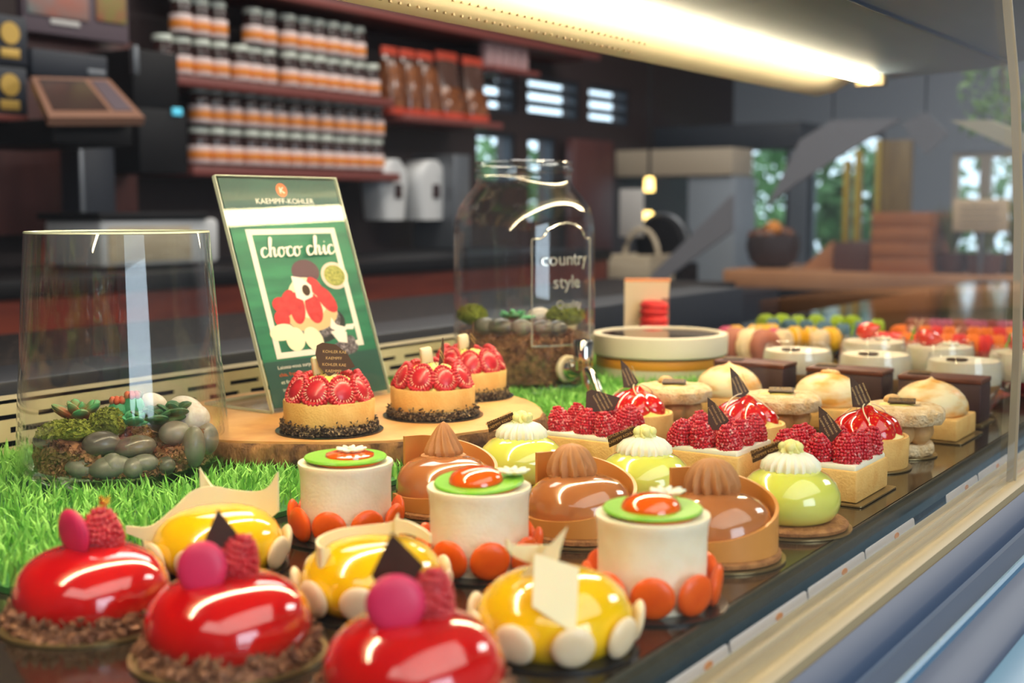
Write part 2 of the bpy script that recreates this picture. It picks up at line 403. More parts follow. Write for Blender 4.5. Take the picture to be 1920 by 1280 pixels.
# ================================================================== pastries on the tray
SIDE = ('leftmost', 'middle', 'rightmost')
T0 = 1.0004
def spot(x, y, z=T0): p = G(x, y, z); return (p[0], p[1], z)
nib_ring_mb = MB()
def _ring():
    a = random.uniform(0, 2*PI); r = random.gauss(.0435, .0022); return (r*math.cos(a), r*math.sin(a), random.uniform(.002,.0125)*(1 if r < .0455 else .5))
# --- row 1: red domes
pos = [spot(174,1158), spot(430,1224), spot(778,1312)]
rasp_proto = None
rasp_me = drupe_berry(.0112, .0228, .0017)
def red_dome(i):
    p = pos[i]
    t = thing('dome_cake', ['red glazed dome cake with gold flecked raspberry, beside the grass mat', 'middle red glazed dome cake, upright pink disc, between two other red domes', 'red glazed dome cake nearest the camera, cut off by bottom edge'][i], 'cake', p, face(p), 'red glazed dome cakes in the front row')
    board(t, .051)
    prof = [(.037,.0035),(.0405,.008),(.0428,.0145),(.0432,.019),(.0420,.026),(.0388,.0335),(.0335,.0398),(.026,.0445),(.017,.0472),(.008,.0482),(.001,.0484)]
    dome = obj('glazed_dome', MB().lathe(prof, 56), M['red_glaze'], t)
    mb = chips(MB(), 520, _ring, .0018, .0036); mb.lathe([(.042,.0012),(.046,.0012),(.045,.005),(.040,.0075)], 40, cap0=False, cap1=False)
    tag(obj('cocoa_nib_crust', mb, M['nib'], t, ang=20), kind=None)
    d = obj('pink_disc', disc_candy(.0125, .0075), M['pink_shell'], t)
    b = obj('raspberry', rasp_me, M['raspberry'], t)
    dome.scale = (1,1,.87)
    if i == 0:
        d.location = (-.0085,-.004,.0510); d.rotation_euler = (.15,.22,-.95); d.scale = (1.05,1,1.12)
        b.location = (.0085,.004,.0400); b.rotation_euler = (.05,-.15,0)
        g = MB()
        for k in range(5):
            a = random.uniform(0,6); ribbon(g, [(.0085+.003*math.cos(a+q), .004+.003*math.sin(a+q), .063+.001*q, .0675+.0012*random.random()) for q in range(4)], .0003, 3)
        obj('gold_leaf', g, M['goldleaf'], t)
    elif i == 1:
        d.location = (-.0125,-.011,.0490); d.rotation_euler = (-.12,.1,-.15); d.scale = (1.0,1,1.13)
        b.location = (.004,.003,.0400); b.rotation_euler = (.1,.22,0)
    else:
        d.location = (-.0085,-.012,.0505); d.rotation_euler = (-.1,0,.05); d.scale = (1.1,1,1.1)
        b.location = (.0075,.003,.0405); b.rotation_euler = (.1,.1,0)
    if i:
        pl = MB().plate((-.004,.002,.046), (1,0,0), (0,.05,1), [(-.009,.010),(.002,-.002),(.013,.012),(.0,.030)] if i == 1 else [(-.016,.014),(-.004,-.002),(.009,.018),(-.006,.034)], .0014)
        obj('chocolate_plaque', pl, M['dark_choc'], t)
    return t
for i in range(3): red_dome(i)

# --- row 2: yellow domes with ivory discs and white chocolate curls
ypos = [spot(410,1062), spot(700,1132), spot(1040,1207)]
ypx = [(410,1062,.000346), (700,1132,.000316), (1040,1207,.000284)]
yl = ['yellow glazed dome cake wearing a wide winged white chocolate curl, by the grass', 'yellow glazed dome cake with a curled white chocolate band, behind two red domes', 'yellow glazed dome cake with flat white chocolate shards, in front of rail']
disc_me = None
for i in range(3):
    px0, py0, k = ypx[i]
    t = thing('dome_cake', yl[i], 'cake', ypos[i], face(ypos[i]), 'yellow dome cakes in the second row')
    board(t, .0455, 'board')
    prof = [(.034,.0014),(.039,.006),(.0415,.013),(.0418,.018),(.0405,.026),(.037,.0335),(.031,.040),(.023,.0445),(.013,.0468),(.004,.0474),(.0006,.0475)]
    obj('glazed_dome', MB().lathe(prof, 56), M['yellow_glaze'], t).scale = (1,1,.85)
    first = None; nd = 9; off = (.2, .5, .06)[i]
    for q in range(nd):
        a = 2*PI*(q+off)/nd; rr = .0435
        if first is None: first = c = obj('ivory_disc', disc_candy(.0113, .0062), M['ivory'], t)
        else: c = inst(first, t)
        c.location = (rr*math.cos(a), rr*math.sin(a), .0128); c.rotation_euler = (.22, 0, a+PI/2)
    X = lambda x: (x-px0)*k
    Z = lambda y: (py0-y)*k*1.02
    mb = MB()
    if i == 0:
        ribbon(mb, [(X(x), yy, Z(a), Z(b)) for x,a,b,yy in ((247,985,972,-.006),(290,1004,976,-.004),(330,1000,950,0),(365,975,922,.004),(400,965,916,.008),(440,962,926,.010),(480,966,930,.008),(505,978,920,.004),(523,965,890,0))])
        ribbon(mb, [(X(x), yy, Z(a), Z(b)) for x,a,b,yy in ((380,930,885,.016),(390,930,902,.015),(402,930,918,.012),(415,940,924,.009))])
    elif i == 1:
        ribbon(mb, [(X(x), yy, Z(a), Z(b)) for x,a,b,yy in ((622,1100,1012,-.016),(610,1092,1006,-.022),(601,1060,1004,-.014),(606,1045,1000,-.005),(640,1040,994,.004),(690,1035,992,.008),(735,1030,985,.006),(748,1028,968,.004))])
        ribbon(mb, [(X(x), yy, Z(a), Z(b)) for x,a,b,yy in ((742,1005,978,.003),(765,1003,980,.0),(790,1010,990,-.004),(806,1016,1000,-.008))])
    else:
        mb.plate((0,-.0525,-.003), (1,.1,0), (0,.52,1), [(X(1000),Z(1088)),(X(1076),Z(1132)),(X(1083),Z(1030)),(X(1003),Z(1006))], .0018)
        mb.plate((0,-.012,0), (1,-.1,0), (0,.1,1), [(X(966),Z(1085)),(X(985),Z(1085)),(X(1048),Z(1040)),(X(1050),Z(1025)),(X(1064),Z(980))], .0016)
        ribbon(mb, [(X(x), yy, Z(a), Z(b)) for x,a,b,yy in ((951,1022,1004,-.008),(965,1040,1018,-.004),(1000,1056,1022,.0),(1045,1056,1024,.002))])
    obj('white_chocolate_curl', mb, M['white_choc'], t)

# --- row 3: white cylinders with orange discs
wpos = [spot(650,1003), spot(899,1062), spot(1222,1129)]
wl = ['white mousse cylinder cake, flower centred on its green disc, by the grass', 'white mousse cylinder cake, green disc tilted, between two similar white cakes', 'white mousse cylinder cake with shiny orange centre, nearest the rail']
for i in range(3):
    t = thing('cylinder_cake', wl[i], 'cake', wpos[i], face(wpos[i]), 'white cylinder cakes in the third row')
    board(t, .0445, 'board')
    obj('mousse_body', MB().lathe([(.0318,.0014),(.0322,.004),(.0318,.02),(.0318,.04),(.0325,.0485),(.0336,.0518),(.0333,.0534),(.031,.0532),(.026,.0528),(.002,.0526)], 56), M['cream'], t)
    gd = (0,.002,.054)
    tilt = [(.0,.0,0),(.07,-.04,0),(.02,.0,0)][i]
    o1 = obj('orange_disc_layer', MB().lathe([(.0245,0),(.0252,.0009),(.0245,.0018),(.001,.0018)], 44), M['orange_gel'], t); o1.location = (.001,-.001,.0532); o1.rotation_euler = tilt
    o2 = obj('green_disc', MB().lathe([(.0285,0),(.0292,.001),(.0285,.002),(.001,.0021)], 52), M['green_disc'], t); o2.location = (0,.001,.0552); o2.rotation_euler = tilt
    og = [(.003,0,.0568),(-.002,-.002,.0572),(-.001,-.002,.0568)][i]
    o3 = obj('orange_jelly', MB().lathe([(.0175,0),(.0172,.0022),(.0152,.005),(.011,.0073),(.0055,.0085),(.0005,.0088)] if i else [(.0175,0),(.017,.0018),(.013,.003),(.001,.0036)], 40), M['orange_gel'], t); o3.location = og; o3.rotation_euler = tilt
    fl = MB(); 
    for q in range(9):
        a = 2*PI*q/9; Mx = Matrix.Rotation(a, 3, 'Z') @ Matrix.Rotation(-.25, 3, 'Y')
        fl.ell((.0052*math.cos(a), .0052*math.sin(a), .0014), (.0052,.0017,.0013), 10, 6, M=Mx)
    fl.ell((0,0,.0022), (.0024,.0024,.0018), 10, 6)
    f = obj('sugar_flower', fl, M['whip'], t); f.location = [(.004,-.001,.0600),(.022,.004,.0600),(.0085,.012,.0620)][i]; f.scale = (1.1,1.1,1.1)
    first = None; nd = 9
    for q in range(nd):
        a = 2*PI*(q+(.55,.25,.02)[i])/nd - PI/2; rr = .0372
        if first is None: first = c = obj('orange_candy', disc_candy(.0127, .0068), M['orange_disc'], t)
        else: c = inst(first, t)
        c.location = (rr*math.cos(a), rr*math.sin(a), .0135); c.rotation_euler = (.13, 0, a+PI/2)

# --- row 4: caramel domes in a milk chocolate collar
cpos = [spot(835,957), spot(1087,1001), spot(1343,1042)]
cl = ['caramel glazed cake in milk chocolate collar, pointed praline swirl, before the log', 'caramel glazed cake in chocolate collar, gold leaf streak, between two like it', 'caramel glazed cake in chocolate collar with ribbed swirl, nearest the rail']
for i in range(3):
    t = thing('caramel_cake', cl[i], 'cake', cpos[i], face(cpos[i]), 'caramel cakes in the fourth row')
    board(t, .0455, 'gold_board')
    obj('biscuit_base', MB().lathe([(.040,.0014),(.0425,.0024),(.0425,.005),(.040,.0062),(.002,.0062)], 48), M['biscuit'], t)
    obj('caramel_dome', MB().lathe([(.034,.0062),(.0372,.010),(.0378,.018),(.0368,.0265),(.0335,.0335),(.027,.0388),(.018,.0418),(.008,.0428),(.001,.043)], 56), M['caramel'], t)
    ht = lambda u: [.0185,.0205,.0245,.030,.036,.0415,.0455,.050,.0525,.0535]
    hs = [.0155,.0165,.018,.021,.026,.032,.038,.044,.049,.0525,.054]
    a0 = PI*1.04; col = []                         # starts low at the front left, climbs round the right and the back
    for q, h in enumerate(hs):
        a = a0 + (PI*1.76)*q/(len(hs)-1); r = .0392
        col.append((r*math.cos(a), r*math.sin(a), .0065, h))
    obj('chocolate_collar', ribbon(MB(), col, .0024, 8), M['milk_choc'], t)
    s = [swirl(MB(), .0155, .026, 13, .12, 1.6, pw=.62), swirl(MB(), .0165, .0225, 13, .15, .9, rnd=2.2), swirl(MB(), .0172, .0225, 14, .15, .7, rnd=2.6)][i]
    s.lathe([(.017,-.0012),(.0175,0),(.015,.001)], 30)
    so = obj('praline_swirl', s, M['cream_brown'], t); so.location = [(-.001,.008,.0418),(-.006,.008,.0415),(-.0035,.010,.0418)][i]
    g = MB()
    for q in range(16):
        u = q/15; cx, cy = .012+.016*u+random.uniform(-.002,.002), -.012+.012*u*(1 if i != 1 else .3)+random.uniform(-.003,.003)
        rr = math.hypot(cx,cy); z = .0432-.0135*(rr/.034)**2.6
        g.plate((cx,cy,z), (1,random.uniform(-.5,.5),random.uniform(-.3,.1)), (random.uniform(-.5,.5),1,random.uniform(0,.5)), [(-.0018,-.001),(.002,-.0014),(.0012,.0018),(-.0008,.0012)], .0002)
    obj('gold_leaf', g, M['goldleaf'], t)

# --- printed chocolate plaques
LINES = ['KAEMPFF KOHLER', 'KOHLER KAEMPFF', 'KAEMPFF KOHLER', 'KOHLER KAEMPFF']
def plaque(parent, loc, rot, pts, th=.0011, ang=0, size=.0024, lines=3, dy=.004, cx=0, cy=0):
    p = obj('chocolate_plaque', MB().plate((0,0,0), (1,0,0), (0,0,1), pts, th), M['plaque'], parent)
    p.location = loc; p.rotation_euler = rot
    mb = MB(); ca, sa = math.cos(ang), math.sin(ang)
    xs=[q[0] for q in pts]; 
    for k in range(lines):
        add_text(mb, LINES[k][:8+2*(k % 2)] if size > .003 else LINES[k], size, (cx-sa*dy*(k-(lines-1)/2), -(th+.0001), cy+ca*dy*(k-(lines-1)/2)), (ca,0,sa), (-sa,0,ca), .0001)
    pr = obj('gold_writing', mb, M['gold_print'], p, smooth=False)
    return p

# --- row 5: lime domes with piped cream
gpos = [spot(978,912), spot(1207,948), spot(1480,986)]
gl = ['lime green glazed dome with white piped cream, in front of the log', 'lime green glazed dome cake between two caramel cakes and the raspberry tart', 'lime green glazed dome cake nearest the rail, on a round biscuit']
for i in range(3):
    t = thing('dome_cake', gl[i], 'cake', gpos[i], face(gpos[i]), 'lime dome cakes in the fifth row')
    board(t, .0445, 'gold_board')
    obj('biscuit_base', MB().lathe([(.037,.0014),(.0415,.0022),(.042,.0045),(.040,.0062),(.002,.0064)], 48), M['biscuit'], t)
    obj('glazed_dome', MB().lathe([(.027,.006),(.032,.009),(.0350,.014),(.0362,.020),(.0355,.0265),(.0325,.033),(.027,.0385),(.020,.042),(.010,.044),(.001,.0442)], 56), M['lime_glaze'], t)
    mb = MB().lathe([(.0185,.040),(.0205,.0425),(.0195,.0475),(.0150,.0520),(.0085,.0545),(.001,.055)], 96, rf=lambda r,z,a,k: (r*(1+.075*math.cos(22*a)), z))
    obj('piped_cream_ring', mb, M['whip'], t).location = (0,.002,0)
    tp = swirl(MB(), .0088, .0105, 8, .2, 1.5, 48, cz=.0535, pw=.5)
    for q in range(5):
        a = q*1.3+i; tp.ell((.0062*math.cos(a), .0062*math.sin(a), .0585), (.0034,.0034,.0036), 9, 6)
    obj('cream_peak', tp, M['whip_yellow'], t).location = (0,.002,0)
    plaque(t, (-.0175,.004,.0545), (.12,-.35,-.15), [(-.0125,-.006),(.0115,-.003),(.0125,.004),(-.011,.003)], size=.003, lines=2, dy=.004, ang=.12)

# --- row 6: square raspberry tarts
rpos = [(-.575,1.003), (-.458,1.003), (-.357,.999)]
rsug = drupe_berry(.0116, .0250, .00145)
rsug_o = None
rl = ['square raspberry tart beside the log, its plaque shining pale gold', 'square raspberry tart with pointed plaque, between two other raspberry tarts', 'square raspberry tart nearest the rail, corner of pastry box in view']
for i in range(3):
    t = thing('raspberry_tart', rl[i], 'tart', (*rpos[i], T0), 0, 'raspberry tarts in the sixth row')
    hx, hy, h = .0375, .0385, .0265
    board(t, 0, 'gold_board', square=(hx+.006, hy+.006))
    mb = MB().box(-hx,-hy,.0014,hx,hy,h,b=.002)
    obj('pastry_case', mb, M['pastry'], t)
    obj('cream_filling', MB().box(-hx+.002,-hy+.002,h-.002,hx-.002,hy-.002,h+.004,b=.002), M['whip'], t)
    first = None
    for a in (-1,0,1):
        for b in (-1,0,1):
            if a == b == 0: continue
            if rsug_o is None: rsug_o = first = c = obj('raspberry', rsug, M['rasp_sugar'], t)
            else: c = inst(rsug_o, t)
            c.location = (.0238*a+random.uniform(-.001,.001), .0243*b+random.uniform(-.001,.001), h+.001)
            c.rotation_euler = (-.16*b+random.uniform(-.1,.1), .16*a+random.uniform(-.1,.1), random.uniform(0,6)); k = random.uniform(.93,1.05); c.scale = (k,k,k)
    p = plaque(t, [(.002,.002,h+.029),(.0,.001,h+.028),(-.001,.003,h+.028)][i], (-.15,.0,face(rpos[i])+(.2,.15,.25)[i]), [[(-.0155,-.010),(.011,-.008),(.017,.003),(-.009,.011),(-.014,.009)],[(-.008,-.014),(.002,-.014),(.010,-.006),(.004,.002),(-.002,.009),(-.0085,.014)],[(-.008,-.014),(.002,-.014),(.010,-.005),(.004,.003),(-.002,.010),(-.0085,.015)]][i], size=.0021, lines=4, dy=.0036, ang=-1.1)

# --- row 7: round strawberry tarts
spos = [(-.600,1.12), (-.482,1.12), (-.366,1.12)]
sl = ['round strawberry tart behind the first raspberry tart, below the chrome tap', 'round strawberry tart with tall dark plaque, middle of its row', 'round strawberry tart nearest the rail, drizzled with white chocolate']
for i in range(3):
    t = thing('strawberry_tart', sl[i], 'tart', (*spos[i], T0), face(spos[i]), 'strawberry tarts in the seventh row')
    board(t, .0405, 'gold_board')
    obj('pastry_case', MB().lathe([(.0365,.0014),(.0372,.003),(.0378,.026),(.037,.0285),(.034,.0285),(.032,.026),(.001,.026)], 48), M['pastry'], t)
    obj('custard_filling', MB().lathe([(.034,.0265),(.028,.032),(.014,.038),(.001,.040)], 36), M['custard'], t)
    first = None
    for q in range(6):
        a = 2*PI*(q+.3*i)/6-.5
        if first is None:
            mb = MB(); R = []
            for k in range(13):
                u = k/12; r = .0165*math.sin(min(1,.1+u*.93)*PI*.985)**.6*(1.15-.42*u); R.append([(max(r,.0004)*math.cos(s)*.92, max(r,.0004)*math.sin(s)*.70, -.004+.034*u) for s in np.linspace(0,2*PI,18,endpoint=False)])
            first = c = obj('strawberry_piece', mb.rings(R), M['strawberry'], t)
        else: c = inst(first, t)
        c.location = (.0245*math.cos(a), .0245*math.sin(a), .0275); c.rotation_euler = (-.72, 0, a+PI/2)
        k = random.uniform(.92,1.06); c.scale = (k,k,k)
    c = inst(first, t, (0,0,.033), (.1,.1,1), (1,1.5,.72))
    dz = MB(); 
    for q in range(3):
        a = q*2.1+i; dz.tube([(r*math.cos(a+r*30)*1.0, r*math.sin(a+r*30), .0560-(r/.034)**2*.0270+.0004) for r in np.linspace(.004,.031,9)], .0006, 6)
    obj('white_drizzle', dz, M['white_choc'], t)
    plaque(t, (-.006,.002,.064), (-.2,.1,.3), [(-.006,-.012),(.004,-.012),(.0095,-.006),(.003,.003),(-.003,.010),(-.0105,.016)], size=.0021, lines=4, dy=.0036, ang=-1.1)
    if i == 0: pass

# --- row 8: biscuit sandwiches with choux balls
ppos = [(-.597,1.198), (-.479,1.199), (-.357,1.193)]
pl_ = ['biscuit and cream ball sandwich at the left of its row, by the grass', 'biscuit and cream ball sandwich with square plaque, middle of its row', 'biscuit and cream ball sandwich nearest the rail, plaque tipped on top']
for i in range(3):
    t = thing('biscuit_sandwich', pl_[i], 'pastry', (*ppos[i], T0), face(ppos[i]), 'biscuit sandwiches in the eighth row')
    board(t, .034, 'gold_board')
    def rough(r,z,a,k): return (r*(1+.010*math.sin(5*a+k+i)+.008*math.sin(17*a+2*k)+.006*math.sin(31*a+k)), z+.0004*math.sin(9*a+k*2))
    obj('lower_biscuit', MB().lathe([(.029,.0014),(.031,.004),(.031,.010),(.029,.0125),(.001,.0128)], 48, rf=rough), M['streusel'], t)
    first = None
    for q in range(7):
        a = 2*PI*q/7+.3
        if first is None: first = c = obj('cream_ball', MB().ell((0,0,0), (.0118,.0118,.0115), 18, 12), M['choux'], t)
        else: c = inst(first, t)
        c.location = (.0195*math.cos(a), .0195*math.sin(a), .0225)
    inst(first, t, (0,0,.023))
    o = obj('upper_biscuit', MB().lathe([(.030,.0305),(.0380,.0315),(.0405,.036),(.0400,.0425),(.036,.0460),(.022,.0472),(.001,.0475)], 56, rf=rough), M['streusel'], t)
    c = obj('custard_spot', MB().ell((-.004,-.004,.0462), (.017,.012,.0028), 20, 8, noise=.15), M['custard'], t)
    plaque(t, (0,-.002,.0505), (-PI/2+.12,0,.1), [(-.013,-.009),(.012,-.010),(.014,.006),(-.010,.008)], size=.0028, lines=3, dy=.0045)
    if i != 1: 
        c = inst(first, t, (-.008,.012,.049), (0,0,0), (.7,.7,.5))

# --- row 9: meringue domes on square tarts
mpos = [(-.588,1.318), (-.472,1.314), (-.362,1.310)]
ml = ['toasted meringue dome on square tart, next to the round white box', 'toasted meringue dome on square tart, middle of the three, curl on top', 'toasted meringue dome on square tart nearest the rail, pastry corner showing']
for i in range(3):
    t = thing('meringue_tart', ml[i], 'tart', (*mpos[i], T0), 0, 'meringue tarts in the ninth row')
    board(t, 0, 'gold_board', square=(.043,.043))
    obj('pastry_case', MB().box(-.0365,-.0365,.0014,.0365,.0365,.0225,b=.002), M['pastry'], t)
    def mr(r,z,a,k): return (r*(1+.02*math.sin(a*1+k*.8+i)), z)
    prof = [(.033,.0222),(.0358,.0245),(.0365,.029),(.0355,.035),(.0325,.0415),(.0275,.0470),(.021,.0513),(.013,.0545),(.006,.0562),(.0025,.0580),(.0004,.0600)]
    mb = MB().lathe(prof, 48, rf=mr)
    obj('meringue', mb, M['meringue'], t).rotation_euler = (0,0,i*1.3)
    if i == 1:
        cu = [( .010*math.cos(a)*(1-a/9), .010*math.sin(a)*(1-a/9), .0555+.0003*a) for a in np.linspace(0,6.5,22)]
        obj('meringue_curl', MB().tube(cu, [.0028*(1-k/30) for k in range(22)], 8), M['meringue'], t)

# --- row 10: chocolate slabs
hpos = [(-.605,1.432), (-.488,1.43), (-.378,1.418)]
hl = ['dark chocolate slab cake at the left, behind the first meringue dome', 'dark chocolate slab cake in the middle, behind the curled meringue dome', 'dark chocolate slab cake nearest the rail, behind the palest meringue']
for i in range(3):
    t = thing('slab_cake', hl[i], 'cake', (*hpos[i], T0), 0, 'chocolate slabs in the tenth row')
    board(t, 0, 'gold_board', square=(.049,.026))
    obj('sponge_layers', MB().box(-.0445,-.021,.0014,.0445,.021,.043,b=.0015), M['choc_side'], t)
    obj('chocolate_top', MB().box(-.045,-.0215,.043,.045,.0215,.0485,b=.0012), M['choc_cake'], t)
    plaque(t, (-.026,-.004,.0497), (-PI/2+.1,0,.2), [(-.012,-.008),(.012,-.009),(.012,.006),(-.010,.008)], size=.003, lines=2, dy=.005)

# --- row 11 and 12: dessert glasses
vl = ['dessert glass of cream over praline at the left, beside the white box', 'dessert glass of cream over praline, middle of the nearer three glasses', 'dessert glass of cream over praline nearest the rail, chocolate disc on top']
def cup_out(): return [(.018,.001),(.026,.004),(.036,.012),(.0425,.024),(.0445,.036),(.0435,.048),(.0405,.060)]
def dessert(name, label, p, group, lower, split):
    t = thing(name, label, 'dessert', (*p, T0), face(p), group)
    o = cup_out(); i_ = [(r-.0016, z) for r, z in o]; i_[0] = (.012,.003)
    obj('cup', MB().lathe(o+[(.0398,.0604),(.039,.060)]+list(reversed(i_[1:-1]))+[(.012,.0035)], 48), M['glass_c'], t)
    def lv(a, b):
        zz = [z for _, z in i_ if a < z < b]; f = lambda z: float(np.interp(z, [q[1] for q in i_], [q[0] for q in i_]))-.0004
        return [(.001,a),(f(a),a)]+[(f(z),z) for z in zz]+[(f(b),b),(.001,b+.0006)]
    obj('lower_layer', MB().lathe(lv(.004,split), 40), M[lower], t)
    obj('cream_layer', MB().lathe(lv(split+.0001,.0535), 40), M['cream'], t)
    return t
M['praline_layer'] = mat('praline mousse', (196,144,90), .5); M['red_layer'] = mat('red jelly', (176,24,28), .2, coat=.5)
gp = [(-.590,1.530), (-.493,1.537), (-.386,1.532)]
for i in range(3):
    t = dessert('dessert_glass', vl[i], gp[i], 'cream dessert glasses in the eleventh row', 'praline_layer', .027)
    obj('chocolate_disc', MB().plate((-.008,-.018,.0553), (1,0,0), (0,1,.1), circ(0,0,.012,.009), .001), M['plaque'], t)
sp = [(-.545,1.69), (-.452,1.672), (-.345,1.66)]
vl2 = ['cream dessert glass topped with a halved strawberry, left of the back three', 'cream and red jelly dessert glass with leafy strawberry, middle of the back three', 'cream and red jelly dessert glass nearest the rail, strawberry and green leaf']
for i in range(3):
    t = dessert('dessert_glass', vl2[i], sp[i], 'strawberry dessert glasses in the twelfth row', 'red_layer', .020)
    R = []
    for k in range(11):
        u = k/10; r = .013*math.sin(min(1,u*1.05)*PI*.97)**.6*(1.1-.45*u); R.append([(max(r,.0004)*math.cos(s), max(r,.0004)*math.sin(s), .034*u-.012) for s in np.linspace(0,2*PI,16,endpoint=False)])
    o = obj('strawberry', MB().rings(R), M['straw_flesh'], t); o.location = [(-.012,0,.066),(-.018,0,.064),(-.012,0,.066)][i]; o.rotation_euler = [(.3,1.2,0),(.2,1.75,.3),(.2,1.6,0)][i]
    lf = MB()
    for q in range(5):
        a = q*1.25; lf.ell((.006*math.cos(a),.006*math.sin(a),.001), (.006,.0025,.0008), 8, 5, M=Matrix.Rotation(a,3,'Z'))
    l = obj('strawberry_leaf', lf, M['leaf'], t); l.location = [(-.026,.002,.068),(-.033,.0,.068),(-.020,-.006,.066)][i]; l.rotation_euler = (0,-1.3,.2)
    ps = MB()
    for q in range(4): ps.ell((.012+.007*math.cos(q*1.6),.007*math.sin(q*1.6),.0565), (.004,.004,.0035), 9, 6)
    obj('cream_pearls', ps, M['whip'], t)

# ================================================================== grass mat and the log slice
mat_t = thing('grass_mat', 'bright green artificial grass mat under the glass vessels and log slice', 'grass mat', (-.85,1.05,T0))
GX0, GX1, GY0, GY1 = -1.035, -.668, .455, 1.66
mb = MB().box(GX0+.85,GY0-1.05,0,GX1+.85,GY1-1.05,.004); obj('mat_backing', mb, M['grass_base'], mat_t)
log_c = np.array([-.835,.965])
CLO = (-.868,.708); JAR = (-.880,1.345)
log_pts = []
for k in range(40):
    a = 2*PI*k/40; r = .190+.010*math.sin(2*a+.6)+.006*math.sin(3*a+1)+.003*math.sin(7*a)
    if -1.9 < a-2*PI < -.2: r += .012*math.sin((a-2*PI+1.9)/1.7*PI)
    log_pts.append((r*.93*math.cos(a), r*math.sin(a)))
def in_log(x, y):
    dx, dy = (x-log_c[0])/.93, y-log_c[1]; return dx*dx+dy*dy < .186**2
gv, gf = [], []
cnt = 0
N_B = 21000
xs = rng.uniform(GX0+.005, GX1-.002, N_B); ys = rng.uniform(GY0, GY1-.01, N_B)
hs_ = rng.uniform(.012, .0225, N_B); an = rng.uniform(0, 2*PI, N_B); ln = rng.uniform(.1, .75, N_B); w_ = rng.uniform(.0007,.0012,N_B); tw = rng.uniform(0,2*PI,N_B)
for x,y,h,a,l,w,t in zip(xs,ys,hs_,an,ln,w_,tw):
    if in_log(x,y) or (x-CLO[0])**2+(y-CLO[1])**2 < .082**2 or (x-JAR[0])**2+(y-JAR[1])**2 < .084**2: continue
    qd = math.hypot((x-log_c[0])/.93, y-log_c[1])-.19
    if qd < .03 and y < log_c[1]+.1: h *= .55+.45*max(0,qd)/.03
    dx, dy = math.cos(a)*l*h, math.sin(a)*l*h; px, py = math.cos(t)*w, math.sin(t)*w
    o = len(gv); x += .85; y -= 1.05
    gv += [(x-px,y-py,.003),(x+px,y+py,.003),(x+px*.9+dx*.35,y+py*.9+dy*.35,.003+h*.6),(x-px*.9+dx*.35,y-py*.9+dy*.35,.003+h*.6),(x+dx,y+dy,.003+h*(1-.25*l))]
    gf += [(o,o+1,o+2,o+3),(o+3,o+2,o+4)]
g = MB(); g.v = gv; g.f = gf; g.m = [0]*len(gf)
tag(obj('grass_blades', g, M['grass'], mat_t, smooth=False), kind='stuff')

log = thing('log_slice', 'round slice of tree trunk with rough bark, serving as cake stand', 'log slice', (log_c[0],log_c[1],1.0045))
R = []
LT = .0265
for z, s in ((0,.97),(.004,1.0),(.012,1.012),(.02,1.005),(LT-.002,.995)):
    R.append([(x*s*(1+.012*math.sin(k*2.7+z*900)),y*s*(1+.012*math.sin(k*1.9+z*700)),z) for k,(x,y) in enumerate([p for q in range(40) for p in [log_pts[q], tuple((np.array(log_pts[q])+np.array(log_pts[(q+1)%40]))/2)]])])
obj('bark', MB().rings(R), M['bark'], log, ang=60)
obj('cut_face', MB().rings([[(x*.985,y*.985,LT-.004) for x,y in log_pts],[(x*.985,y*.985,LT) for x,y in log_pts],[(x*.97,y*.97,LT+.001) for x,y in log_pts]]), M['log_top'], log)
LZ = 1.0045+LT+.0012

# half raspberry: rounded drupelet back, flat cut front (faces -y)
hb = MB()
hw, hh = .0122, .0138
def tear(a): 
    x, z = math.cos(a)*hw*(1-.22*math.sin(a)), math.sin(a)*hh; return x, z
hb.ell((0,.002,0), (hw*.9,.0065,hh*.9), 18, 12)
for k in range(24):
    x, z = tear(2*PI*k/24); hb.ell((x*.93,.0005,z*.93), (.0020,.0032,.0020), 8, 6)
for k in range(14):
    x, z = tear(2*PI*(k+.5)/14); hb.ell((x*.6,.0062,z*.62), (.003,.003,.003), 8, 6)
o0 = len(hb.f)
hb.ell((0,-.0006,0), (hw*.86,.0016,hh*.88), 20, 10, mi=1)
for k in range(24):
    a = 2*PI*k/24+random.uniform(-.05,.05); x, z = tear(a); L_ = random.uniform(.60,.70)
    hb.ell((x*L_,-.0019,z*L_), (.0024,.0007,.00050), 8, 5, mi=2, M=Matrix.Rotation(-math.atan2(z,x),3,'Y'))
for k in range(20):
    a = random.uniform(0,2*PI); q = random.uniform(.05,.42); x, z = tear(a); hb.ell((x*q,-.0022,z*q), (.0012,.0004,.00028), 6, 4, mi=2, M=Matrix.Rotation(a*2,3,'Y'))
half_proto = None
tl = ['round tart ringed with cut raspberries, broad gold printed plaque, before the sign', 'round tart of cut raspberries with dark plaque edge on, middle of log', 'round tart of cut raspberries at the back right of the log, half hidden']
tp_ = [spot(618,806,LZ), spot(812,778,LZ), spot(878,742,LZ)]
R_T = .0405
def crust_pt():
    a = random.uniform(0,2*PI); r = random.gauss(R_T+.002,.0012); z = abs(random.gauss(.0045,.003)); return (r*math.cos(a), r*math.sin(a), z+.001)
crust_me = None
